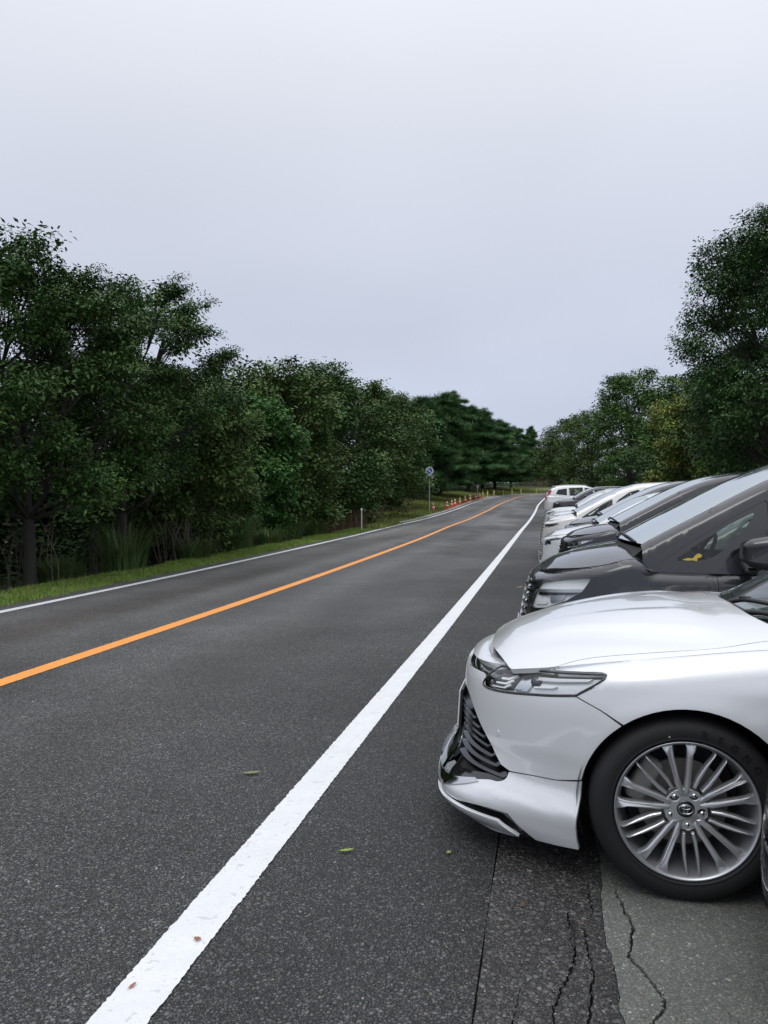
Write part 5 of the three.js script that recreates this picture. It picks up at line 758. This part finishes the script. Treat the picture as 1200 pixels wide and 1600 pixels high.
// left wood: nearest first (x metres, distance metres)
const LT = [
  ['oak_tree', 'dark broadleaf tree at the left edge with a leaning trunk', -6.6, 14.2, { H: 6.6, R: 2.7, lobes: 44, clumps: 2200, geo: 'oak', pal: 'oak', seed: 1, base: 0.28, sprigs: 46, lean: [-0.5, 0.1], twigs: 4, lobeScale: 0.6, trunk: 0.011, pal2: 'olive' }],
  ['oak_tree', 'open-crowned tree whose upper limbs stand out against the sky on the left', -5.95, 17.3, { H: 6.7, R: 2.5, lobes: 40, clumps: 1350, geo: 'oak', pal: 'oak', seed: 2, base: 0.30, sprigs: 60, lean: [0.30, 0.1], twigs: 4, lobeScale: 0.46, trunk: 0.012 }],
  ['oak_tree', 'big dark tree filling the far left foreground, mostly out of frame', -9.2, 12.6, { H: 6.4, R: 2.7, lobes: 20, clumps: 1800, geo: 'oak', pal: 'dark', seed: 3, base: 0.15 }],
  ['broadleaf_tree', 'low olive-green tree spreading toward the road behind the tall grass', -5.6, 21.0, { H: 5.0, R: 2.2, lobes: 20, clumps: 1700, geo: 'broad', pal: 'olive', seed: 4, base: 0.16, sprigs: 24 }],
  ['broadleaf_tree', 'bright glossy green round tree among darker ones on the left', -4.75, 27.0, { H: 5.6, R: 1.75, lobes: 20, clumps: 1900, geo: 'broad', pal: 'green', seed: 5, base: 0.14, scl: 1.1, sprigs: 16 }],
  ['broadleaf_tree', 'olive-brown tree right of the bright green tree', -4.0, 31.7, { H: 7.5, R: 2.7, lobes: 24, clumps: 1900, geo: 'far', pal: 'olive', seed: 6, base: 0.14, sprigs: 26, scl: 0.75 }],
  ['broadleaf_tree', 'dense grey-green tree behind the short white marker post', -2.5, 38.5, { H: 8.5, R: 3.0, lobes: 26, clumps: 2000, geo: 'far', pal: 'oak', seed: 7, base: 0.14, sprigs: 30, scl: 0.8 }],
  ['broadleaf_tree', 'grey-green tree left of the round parking sign', -0.9, 47.0, { H: 8.7, R: 3.2, lobes: 26, clumps: 1900, geo: 'far', pal: 'olive', seed: 8, base: 0.16, sprigs: 30, scl: 0.85 }],
  ['broadleaf_tree', 'dark tree standing second row behind the open-crowned tree', -8.4, 22, { H: 5.9, R: 3.0, lobes: 20, clumps: 1400, geo: 'far', pal: 'dark', seed: 9, base: 0.1, scl: 0.75 }],
  ['broadleaf_tree', 'tall tree behind the olive-green spreading tree', -8.0, 28, { H: 6.8, R: 3.0, lobes: 20, clumps: 1300, geo: 'far', pal: 'olive', seed: 10, base: 0.1, scl: 0.8 }],
  ['broadleaf_tree', 'dark tree in second row behind the bright green tree', -7.0, 35, { H: 7.6, R: 3.2, lobes: 20, clumps: 1300, geo: 'far', pal: 'oak', seed: 11, base: 0.1, scl: 0.85 }],
  ['broadleaf_tree', 'dark tree in second row behind the marker post', -5.8, 45, { H: 8.9, R: 3.4, lobes: 22, clumps: 1300, geo: 'far', pal: 'dark', seed: 12, base: 0.08, scl: 0.9 }],
  ['broadleaf_tree', 'dark tree filling the wood at the left edge behind the leaning tree', -12, 20, { H: 6.5, R: 3.2, lobes: 20, clumps: 1400, geo: 'far', pal: 'dark', seed: 13, base: 0.06, scl: 0.75 }],
  ['broadleaf_tree', 'tree in second row left of the round parking sign', -4.0, 56, { H: 9.4, R: 3.8, lobes: 22, clumps: 1300, geo: 'far', pal: 'oak', seed: 14, base: 0.08, scl: 0.95 }],
  ['broadleaf_tree', 'dark green tree directly behind the round parking sign', 0.9, 60, { H: 9.4, R: 3.4, lobes: 26, clumps: 1700, geo: 'far', pal: 'oak', seed: 15, base: 0.16, scl: 0.95 }],
];
for (const [n, l, x, z, o] of LT) tree(n, l, x, z, o, GL);
const PT = [
  ['pine_tree', 'dark pine just right of the round parking sign', 688, 84, { H: 11.2, R: 5.2 }], ['pine_tree', 'layered pine, second after the round parking sign', 732, 103, { H: 11.6, R: 6.2 }],
  ['pine_tree', 'tall pine behind the row of red cones', 708, 108, { H: 13.8, R: 6.2 }], ['pine_tree', 'pine above the last red cones', 772, 122, { H: 11.0, R: 6.4 }], ['pine_tree', 'pine above the first yellow posts', 798, 140, { H: 11.0, R: 6.6 }], ['pine_tree', 'slender pine standing alone against the sky at the bend', 824, 165, { H: 12.6, R: 3.4 }],
  ['pine_tree', 'pine with flat top behind the cones, between two taller pines', 755, 118, { H: 12.4, R: 6.4 }], ['pine_tree', 'dark pine between the parking sign and the red cones', 660, 74, { H: 9.8, R: 4.6 }],
];
PT.forEach(([n, l, px, Z, o], i) => tree(n, l, at(px, Z), Z, { lobes: 64, clumps: 2800, geo: 'pine', pal: 'pine', seed: 30 + i, pine: true, base: 0.08, scl: 1.45, twigs: 1, ...o }, GP));
const FT = [
  ['broadleaf_tree', 'small hazy tree in the gap above the bend', 838, 175, { H: 8, R: 5, pal: 'olive', scl: 1.5 }], ['broadleaf_tree', 'brownish tree left of the white car with red tail lights', 866, 168, { H: 11, R: 6, pal: 'olive', scl: 1.5 }],
  ['broadleaf_tree', 'broad dull green tree above the far end of the car row', 893, 104, { H: 11.2, R: 3.9, pal: 'olive', scl: 1.2 }], ['broadleaf_tree', 'dull olive tree above the far white cars', 926, 92, { H: 11.3, R: 4.2, pal: 'olive', scl: 1.1 }],
  ['broadleaf_tree', 'tall mid-green tree above the middle of the car row', 986, 67, { H: 12.0, R: 3.4, pal: 'mid', scl: 0.95, clumps: 1800, sprigs: 26 }], ['broadleaf_tree', 'green tree filling behind the tall mid-green tree', 1020, 76, { H: 11, R: 4, pal: 'mid' }],
  ['broadleaf_tree', 'light green tree with sparse top beside the big dark oak', 1072, 44, { H: 8.8, R: 2.6, pal: 'mid', geo: 'far', scl: 0.8, clumps: 1500 }],
  ['maple_tree', 'yellowing green low tree in front of the big dark oak', 1100, 33.5, { H: 6.2, R: 2.3, sprigs: 14, pal: 'yellow', geo: 'broad', scl: 1.2, clumps: 1500, base: 0.15 }],
  ['oak_tree', 'big dark oak rising at the right edge', 1258, 22.5, { H: 10.2, R: 3.7, pal: 'dark', geo: 'oak', scl: 1.15, clumps: 4200, lobes: 60, base: 0.16, sprigs: 60, twigs: 3, lobeScale: 0.62 }],
  ['oak_tree', 'dark oak behind the big one at the right edge', 1196, 33, { H: 8.3, R: 3.3, pal: 'dark', scl: 0.7, clumps: 2000, sprigs: 20 }],
  ['broadleaf_tree', 'dark low tree behind the black minivan roofs', 1140, 42, { H: 7, R: 3.4, pal: 'oak' }], ['broadleaf_tree', 'dark tree behind the mid-green tree trunks', 1060, 58, { H: 7, R: 3.6, pal: 'dark' }],
];
FT.forEach(([n, l, px, Z, o], i) => tree(n, l, at(px, Z), Z, { lobes: 22, clumps: 1300, geo: 'far', seed: 50 + i, base: 0.08, scl: 0.95, ...o }, GR));
{ // undergrowth that closes the wood below the crowns
  const r = rng(99), L = [], Rr = [];
  for (let i = 0; i < 5200; i++) { const s = 4 + 130 * Math.pow(r(), 1.3), d = 3.0 + 8 * r(), q = road(s, -7.6 - d - 1.6 * sstep(40, 60, s) * (1 + r()) - 2 * sstep(84, 110, s)); const y = groundY(q[0], q[2]); L.push([q[0], y + 2.4 * Math.pow(r(), 1.4) * sstep(2.5, 6, d + 1.2), q[2]]); }
  for (let i = 0; i < 2600; i++) { const s = 2 + 34 * r(), q = road(s, -7.6 - 5.5 - 8 * r()), y = groundY(q[0], q[2]); L.push([q[0], y + 3.6 * Math.pow(r(), 1.1), q[2], 1.2]); }
  for (let i = 0; i < 3800; i++) { const s = 8 + 100 * r(), t = lerp(9.0, 6.2, sstep(66, 95, s)) + 6 * r(), q = road(s, t), y = groundY(q[0], q[2]); Rr.push([q[0], y + 2.2 * Math.pow(r(), 1.2), q[2]]); }
  for (let i = 0; i < 2600; i++) { const a = r(), x = lerp(10, 75, a), z = -lerp(150, 172, r()) - 10 * a; Rr.push([x, groundY(x, z) + 7 * Math.pow(r(), 1.3), z, 1.6]); }
  const u = base('undergrowth', [0, 0, 0]); tag(u, 'dark tangled undergrowth beneath the roadside trees', 'undergrowth', null, 'stuff'); u.userData.kind = 'stuff';
  scatterLeaves(u, 'leaves', CL.far, L, PAL.dark, 3, 0.75); scatterLeaves(u, 'leaves', CL.far, Rr, PAL.oak, 4, 0.9);
}
// ---------------------------------------------------------------- grass, tall grass, dry brush
{
  const r = rng(123), blade = (n, h, w, sp) => { const pos = []; for (let i = 0; i < n; i++) { const a = r() * 6.283, x = (r() - 0.5) * sp, z = (r() - 0.5) * sp, l = h * (0.6 + 0.7 * r()), bx = Math.cos(a) * l * 0.5 * r(), bz = Math.sin(a) * l * 0.5 * r(), wx = -Math.sin(a) * w, wz = Math.cos(a) * w; pos.push(x - wx, 0, z - wz, x + wx, 0, z + wz, x + bx, l, z + bz); } const g = new THREE.BufferGeometry(); g.setAttribute('position', new THREE.Float32BufferAttribute(pos, 3)); g.computeVertexNormals(); return g; };
  const tufts = [blade(16, 0.05, 0.0035, 0.16), blade(16, 0.06, 0.004, 0.16)], far = [blade(14, 0.11, 0.012, 0.4)];
  const P1 = [], P2 = [];
  for (let i = 0; i < 30000; i++) { const s = 5 + 45 * Math.pow(r(), 1.5), ragged = 0.10 * (fbm(s * 1.2, 2, 3, 33) - 0.3), d = ragged + 0.95 * r() * (0.8 + 0.5 * fbm(s * 0.4, 5, 2, 34)), q = road(s, -7.62 - d); P1.push([q[0], groundY(q[0], q[2]) - 0.005, q[2]]); }
  for (let i = 0; i < 60000; i++) { const s = 34 + 100 * r(), d = 7.5 * r() * sstep(34, 56, s) + 0.4 * r() + (s > 40 ? 0.42 : 0), q = road(s, -7.62 - d); P2.push([q[0], groundY(q[0], q[2]) - 0.01, q[2]]); }
  const g = base('grass_verge', [0, 0, 0]); tag(g, 'mown grass verge along the left edge of the road', 'grass', null, 'stuff');
  scatterLeaves(g, 'grass', tufts, P1, [[0.17, 0.28, 0.055], [0.20, 0.30, 0.065], [0.15, 0.25, 0.05], [0.26, 0.28, 0.09]], 5, 1.1); scatterLeaves(g, 'grass', far, P2, [[0.15, 0.21, 0.045], [0.18, 0.22, 0.055], [0.20, 0.20, 0.07]], 6, 1.3);
}
function ribbon(pts, w) { const pos = [], idx = []; pts.forEach((p, i) => { const k = w * (1 - Math.pow(i / (pts.length - 1), 1.5)), n = pts[Math.min(i + 1, pts.length - 1)], dx = n[0] - p[0], dz = n[2] - p[2], l = Math.hypot(dx, dz) || 1; pos.push(p[0] - dz / l * k, p[1], p[2] + dx / l * k, p[0] + dz / l * k, p[1], p[2] - dx / l * k); if (i) { const a = i * 2; idx.push(a - 2, a - 1, a, a - 1, a + 1, a); } }); const g = new THREE.BufferGeometry(); g.setAttribute('position', new THREE.Float32BufferAttribute(pos, 3)); g.setIndex(idx); g.computeVertexNormals(); return g; }
const reed = new THREE.MeshStandardMaterial({ color: C3(0.075, 0.14, 0.035), roughness: 0.6, side: THREE.DoubleSide }), straw = new THREE.MeshStandardMaterial({ color: C3(0.15, 0.10, 0.062), roughness: 0.9, side: THREE.DoubleSide }), twigM = new THREE.MeshStandardMaterial({ color: C3(0.15, 0.13, 0.105), roughness: 0.95 });
[[-5.55, 16.4, 1.05, 1.05, 'clump of tall green grass below the open-crowned tree'], [-4.3, 22.6, 1.15, 1.05, 'clump of tall green grass below the bright green tree'], [-3.4, 27.0, 1.0, 1.2, 'clump of tall grass furthest along the verge'], [-7.6, 13.2, 0.8, 0.9, 'low tall-grass clump at the left edge of the picture'], [-4.75, 19.2, 0.55, 0.8, 'short grass tuft between the two tall grass clumps'], [-3.75, 25.0, 0.6, 0.9, 'short grass tuft before the furthest grass clump'], [-6.3, 14.9, 0.5, 0.8, 'short grass tuft nearest the leaning trunk'], [-2.75, 30.5, 0.7, 1.0, 'grass tuft between furthest clump and marker post']].forEach(([x, z, h, R, label], k) => {
  const gy = groundY(x, -z), t = base('tall_grass', [x, gy - 0.03, -z]); tag(t, label, 'grass clump', 'tall grass clumps at the edge of the wood'); const r = rng(700 + k), L = [], D = [];
  for (let i = 0; i < 420; i++) { const a = r() * 6.283, d = R * 0.45 * Math.sqrt(r()), x0 = Math.cos(a) * d, z0 = Math.sin(a) * d, H = h * (0.55 + 0.7 * r()), o = (0.25 + 0.6 * r()) * R, b = a + (r() - 0.5) * 1.2, pts = []; for (let j = 0; j <= 5; j++) { const f = j / 5; pts.push([x0 + Math.cos(b) * o * f * f, H * (f * 1.25 - 0.35 * f * f * f), z0 + Math.sin(b) * o * f * f]); } (i % 9 ? L : D).push(ribbon(pts, 0.007 + 0.004 * r())); }
  const a = mesh('blades', merge(L), reed, t), b = mesh('dry_blades', merge(D), straw, t); a.userData.kind = b.userData.kind = 'stuff';
});
// bare stems and dry brush in front of the wood
[[-6.6, 14.6, 1.5, 12, 'bare twigs under the leaning tree at the left'], [-5.0, 19.2, 1.5, 22, 'pale bare twigs between the two tall grass clumps'], [-4.9, 20.6, 1.4, 18, 'dead stems just left of the second grass clump'], [-6.3, 17.6, 1.6, 16, 'thin dead stems behind the first grass clump']].forEach(([x, z, h, n, label], k) => {
  const t = base('dead_shrub', [x, groundY(x, -z) - 0.04, -z]); tag(t, label, 'shrub', 'leafless shrubs under the trees'); const r = rng(800 + k), L = [];
  for (let i = 0; i < n; i++) { const x0 = (r() - 0.5) * 1.3, z0 = (r() - 0.5) * 0.7, H = h * (0.5 + 0.7 * r()), lx = (r() - 0.5) * 0.9, lz = (r() - 0.5) * 0.5, p = (f) => [x0 + lx * f * f + Math.sin(f * 6 + i) * 0.04, H * f, z0 + lz * f]; L.push(limb([p(0), p(0.35), p(0.7), p(1)], [0.012, 0.009, 0.006, 0.002], 5, 2)); for (let j = 0; j < 4; j++) { const f = 0.35 + 0.5 * r(), q = p(f), l = 0.3 * (1.2 - f), a = r() * 6.28; L.push(limb([q, [q[0] + Math.cos(a) * l * 0.5, q[1] + l * 0.5, q[2] + Math.sin(a) * l * 0.5], [q[0] + Math.cos(a) * l, q[1] + l * 0.8, q[2] + Math.sin(a) * l]], [0.005, 0.004, 0.001], 4, 1)); } }
  mesh('stems', merge(L), twigM, t);
});
[[-1.6, 44.5, 1.6, 1.3, 'dry brown brush on the bank left of the parking sign'], [0.2, 56, 2.0, 1.3, 'dry brown brush just behind the parking sign'], [-2.2, 36.5, 1.4, 0.9, 'dry brown brush behind the white marker post'], [32, 152, 6, 2.2, 'pale dry brush on the grass bank at the far bend']].forEach(([x, z, R, h, label], k) => {
  const t = base('dry_brush', [x, groundY(x, -z) - 0.05, -z]); tag(t, label, 'brush', 'dry brown brush on the bank'); const r = rng(900 + k), L = []; for (let i = 0; i < 520; i++) { const a = r() * 6.283, d = R * Math.sqrt(r()), x0 = Math.cos(a) * d, z0 = Math.sin(a) * d, y0 = groundY(x + x0, -z + z0) - groundY(x, -z), H = h * (0.5 + 0.7 * r()), b = r() * 6.28, o = 0.3 * H; L.push(ribbon([[x0, y0, z0], [x0 + Math.cos(b) * o * 0.3, y0 + H * 0.6, z0 + Math.sin(b) * o * 0.3], [x0 + Math.cos(b) * o, y0 + H, z0 + Math.sin(b) * o]], 0.012)); }
  mesh('stalks', merge(L), straw, t).userData.kind = 'stuff';
});
// ---------------------------------------------------------------- concrete gutter, signs, posts, cones
const concrete = new THREE.MeshStandardMaterial({ color: C3(0.30, 0.30, 0.28), roughness: 0.9 }), steel = new THREE.MeshStandardMaterial({ color: C3(0.42, 0.44, 0.44), roughness: 0.45, metalness: 0.5 });
{ const k = base('gutter_kerb', [0, 0, 0]); k.userData.kind = 'structure'; k.userData.label = 'pale concrete gutter kerb along the left edge'; const ss = []; for (let s = 36; s < 128; s += 1.0) ss.push(s);
  for (const s of ss) { const a = road(s, -7.62 - 0.21, 0), b = road(s + 0.98, -7.62 - 0.21, 0), L = Math.hypot(b[0] - a[0], b[2] - a[2]); const g = box(0.40, 0.14, L, [(a[0] + b[0]) / 2, (a[1] + b[1]) / 2 + 0.035 - 0.07 + 0.02, (a[2] + b[2]) / 2], [Math.atan2(b[1] - a[1], L), Math.atan2(b[0] - a[0], b[2] - a[2]), 0]); mesh('kerb_block', g, concrete, k); } }
const blue = new THREE.MeshStandardMaterial({ color: C3(0.015, 0.09, 0.48), roughness: 0.4 }), signWhite = new THREE.MeshStandardMaterial({ color: C3(0.72, 0.73, 0.74), roughness: 0.4 }), signGrey = new THREE.MeshStandardMaterial({ color: C3(0.45, 0.46, 0.46), roughness: 0.5 });
{ // round parking sign
  const X = at(671, 57.5), Z = 57.5, y = groundY(X, -Z), t = base('parking_sign', [X, y, -Z], -0.06); tag(t, 'round blue sign with white diagonal bar and plate on a grey pole', 'sign');
  mesh('pole', tube([[0, -0.3, 0], [0, 1.5, 0], [0, 3.45, 0]], 0.033, 8, 10), steel, t);
  const disc = (r, z, m, n) => { const g = new THREE.CylinderGeometry(r, r, 0.01, 40); g.rotateX(Math.PI / 2); g.translate(0, 3.1, z); return mesh(n, g, m, t); };
  const b0 = disc(0.30, 0.045, signWhite, 'sign_disc'); const b1 = disc(0.225, 0.052, blue, 'blue_field');
  mesh('diagonal_bar', box(0.075, 0.44, 0.008, [0, 3.1, 0.057], [0, 0, Math.PI / 4]), signWhite, t);
  const pl = mesh('plate', box(0.60, 0.20, 0.012, [0, 2.66, 0.045]), signGrey, t); mesh('plate_line', box(0.46, 0.035, 0.004, [0, 2.69, 0.0535]), MAT.trim, pl); mesh('plate_line', box(0.40, 0.03, 0.004, [0, 2.63, 0.0535]), MAT.trim, pl);
  const rp = base('rope', [0, 0, 0]); const q = road(62.2, -7.98); mesh('strand', tube([[X, y + 0.8, -Z + 0.04], [lerp(X, q[0], 0.5), y + 0.42, lerp(-Z, q[2], 0.5)], [q[0], q[1] + 0.5, q[2]]], 0.014, 16, 5), new THREE.MeshStandardMaterial({ color: C3(0.45, 0.38, 0.06), roughness: 0.7 }), rp); tag(rp, 'thin yellow rope sagging from the sign pole to the second red cone', 'rope');
}
{ const X = at(565, 33.5), Z = 33.5, y = groundY(X, -Z), t = base('marker_post', [X, y, -Z]); tag(t, 'short white marker post with round top at the grass edge', 'post'); mesh('pole', tube([[0, -0.2, 0], [0, 0.5, 0], [0, 0.9, 0]], 0.024, 6, 10), signWhite, t); const g = new THREE.CylinderGeometry(0.055, 0.055, 0.03, 20); g.rotateX(Math.PI / 2); g.translate(0, 0.95, 0); mesh('reflector', g, signWhite, t); }
{ const X = at(746, 88), Z = 88, y = groundY(X, -Z), t = base('distance_post', [X, y, -Z]); tag(t, 'grey post with narrow upright plate behind the last red cones', 'post'); mesh('pole', tube([[0, -0.2, 0], [0, 0.8, 0], [0, 1.6, 0]], 0.04, 6, 8), steel, t); const p = mesh('plate', box(0.22, 0.85, 0.03, [0, 1.55, 0.05], [0, 0, 0], 0.01), signGrey, t); mesh('plate_mark', box(0.12, 0.25, 0.006, [0, 1.6, 0.067]), MAT.trim, p); }
const coneRed = new THREE.MeshStandardMaterial({ color: C3(0.75, 0.06, 0.03), roughness: 0.5 }), coneWhite = new THREE.MeshStandardMaterial({ color: C3(0.75, 0.72, 0.68), roughness: 0.5 }), coneYel = new THREE.MeshStandardMaterial({ color: C3(0.62, 0.42, 0.03), roughness: 0.5 }), coneOr = new THREE.MeshStandardMaterial({ color: C3(0.7, 0.30, 0.06), roughness: 0.5 });
function cone(s, t, label, first) {
  const q = road(s, t), y = Math.max(groundY(q[0], q[2]), q[1] + 0.03) + 0.02, o = base('traffic_cone', [q[0], y, q[2]], s); tag(o, label, 'traffic cone', 'red traffic cones along the left edge');
  mesh('base', box(0.38, 0.035, 0.38, [0, 0.017, 0], [0, 0, 0], 0.015), coneRed, o); const seg = (r0, r1, y0, y1, m, n) => { const g = new THREE.CylinderGeometry(r1, r0, y1 - y0, 20, 1, true); g.translate(0, (y0 + y1) / 2, 0); mesh(n, g, m, o); };
  seg(0.14, 0.11, 0.035, 0.28, coneRed, 'body'); seg(0.113, 0.09, 0.28, 0.38, coneWhite, 'white_band'); seg(0.09, 0.068, 0.38, 0.52, coneRed, 'upper_body'); seg(0.069, 0.05, 0.52, 0.62, coneWhite, 'white_band'); const tp = lathe([[0.05, 0.62], [0.03, 0.69], [0.032, 0.71], [0, 0.72]], 16); mesh('tip', tp, coneOr, o);
}
const ord = ['first', 'second', 'third', 'fourth', 'fifth', 'sixth', 'seventh', 'eighth', 'ninth'];
[58.2, 62.2, 65.4, 67.8, 71.5, 75.5, 79.4, 83.6, 87.2].forEach((s, i) => cone(s, -7.98 - (i === 0 ? 0.55 : 0), `${ord[i]} red cone from the parking sign in the line along the verge`));
[91, 95, 99.5, 105.5, 111, 116, 124, 131, 138].forEach((s, i) => { const q = road(s, -8.05), y = Math.max(groundY(q[0], q[2]), q[1] + 0.03), o = base('delineator_post', [q[0], y, q[2]]); tag(o, `${ord[i]} yellow post counted from the red cones along the far bend`, 'post', 'yellow posts along the far bend'); mesh('base', new THREE.CylinderGeometry(0.12, 0.14, 0.06, 18).translate(0, 0.03, 0), coneYel, o); mesh('post', new THREE.CylinderGeometry(0.06, 0.09, 0.6, 14).translate(0, 0.36, 0), coneYel, o); mesh('white_band', new THREE.CylinderGeometry(0.071, 0.076, 0.14, 14).translate(0, 0.47, 0), coneWhite, o); mesh('tip', lathe([[0.06, 0.66], [0.035, 0.72], [0.04, 0.76], [0, 0.78]], 12), coneYel, o); });
{ // loose grit on the asphalt and along the cracked strip
  const r = rng(4242), gs = [0, 1, 2].map((k) => { const q = new THREE.IcosahedronGeometry(1, 0), A = q.attributes.position, rr = rng(50 + k); const mp = {}; for (let i = 0; i < A.count; i++) { const key = [A.getX(i), A.getY(i), A.getZ(i)].map((v) => v.toFixed(3)).join(); mp[key] = mp[key] || (0.65 + 0.6 * rr()); const f = mp[key]; A.setXYZ(i, A.getX(i) * f, A.getY(i) * f * 0.6, A.getZ(i) * f); } q.computeVertexNormals(); return q; });
  const G = base('grit', [0, 0, 0]); tag(G, 'loose pale grit scattered over the asphalt in front', 'grit', null, 'stuff'); const o = new THREE.Object3D(), c = new THREE.Color(), gm = new THREE.MeshStandardMaterial({ color: 0xffffff, roughness: 0.9 });
  gs.forEach((q, k) => { const n = 420, im = new THREE.InstancedMesh(q, gm, n); im.name = 'stone'; im.userData.kind = 'stuff'; im.castShadow = im.receiveShadow = true; for (let i = 0; i < n; i++) { const strip = r() < 0.62, s = 1.2 + (strip ? 3.5 : 9) * r() * r(), t = strip ? -0.28 + 0.62 * r() : -4 + 4.4 * r(), w = road(s, t, 0.004), z = 0.0016 + 0.0034 * r() * r(); o.position.set(...w); o.rotation.set((r() - 0.5) * 0.6, r() * 6.28, (r() - 0.5) * 0.6); o.scale.setScalar(z); o.updateMatrix(); im.setMatrixAt(i, o.matrix); const v = 0.10 + 0.32 * r() * r(); c.setRGB(v, v * 0.98, v * 0.92); im.setColorAt(i, c); } G.add(im); });
}
// ---------------------------------------------------------------- fallen leaves
function fallen(X, Z, L, w, turn, col, label, curl = 0.25, y = 0.008) {
  const n = 8, pos = [], idx = []; for (let i = 0; i <= n; i++) { const f = i / n, k = w * Math.pow(Math.sin(Math.PI * Math.min(1, f * 0.96 + 0.02)), 0.7) * (1 + 0.15 * Math.sin(i * 2.3)), h = curl * L * Math.pow(f - 0.4, 2); pos.push((f - 0.5) * L, h + 0.35 * k, -k, (f - 0.5) * L, h, 0, (f - 0.5) * L, h + 0.3 * k, k); if (i) { const a = i * 3; idx.push(a - 3, a, a - 2, a - 2, a, a + 1, a - 2, a + 1, a - 1, a - 1, a + 1, a + 2); } }
  const g = new THREE.BufferGeometry(); g.setAttribute('position', new THREE.Float32BufferAttribute(pos, 3)); g.setIndex(idx); g.computeVertexNormals(); const st = tube([[-L * 0.5, 0.01 * L, 0], [-L * 0.62, 0.05 * L, 0.03 * L], [-L * 0.72, 0.1 * L, 0.05 * L]], L * 0.014, 6, 4);
  const o = base('fallen_leaf', [X, y, -Z], turn); tag(o, label, 'leaf', 'leaves lying on the asphalt'); const m = new THREE.MeshStandardMaterial({ color: C3(...col), roughness: 0.6, side: THREE.DoubleSide }); mesh('blade', g, m, o); mesh('stem', st, m, o);
}
const gz = (py) => CAM_H * 1202 / (py - 782);
for (const [px, py, L, w, turn, col, label] of [[392, 1213, 0.09, 0.018, 0.1, [0.17, 0.20, 0.08], 'pale green leaf on the asphalt left of the white line'], [541, 1336, 0.058, 0.010, 0.15, [0.24, 0.34, 0.04], 'narrow yellow-green leaf right of the white line'], [702, 1339, 0.022, 0.010, 0.9, [0.22, 0.32, 0.08], 'tiny green leaf scrap near the white bumper'], [306, 1477, 0.030, 0.009, -0.5, [0.28, 0.12, 0.06], 'brown curled leaf on the white line, further one'], [203, 1552, 0.030, 0.006, 1.1, [0.30, 0.13, 0.07], 'brown narrow leaf on the white line, nearest one'], [818, 1422, 0.022, 0.008, 0.6, [0.14, 0.055, 0.03], 'small rust-brown leaf on the coarse strip by the wheel'], [812, 919, 0.12, 0.03, 0.3, [0.35, 0.34, 0.22], 'pale leaf on the asphalt beside the black minivan nose']]) fallen(at(px, gz(py)), gz(py), L, w * 0.9, turn, col, label, 0.25, 0.009);
renderer.render(scene, camera);
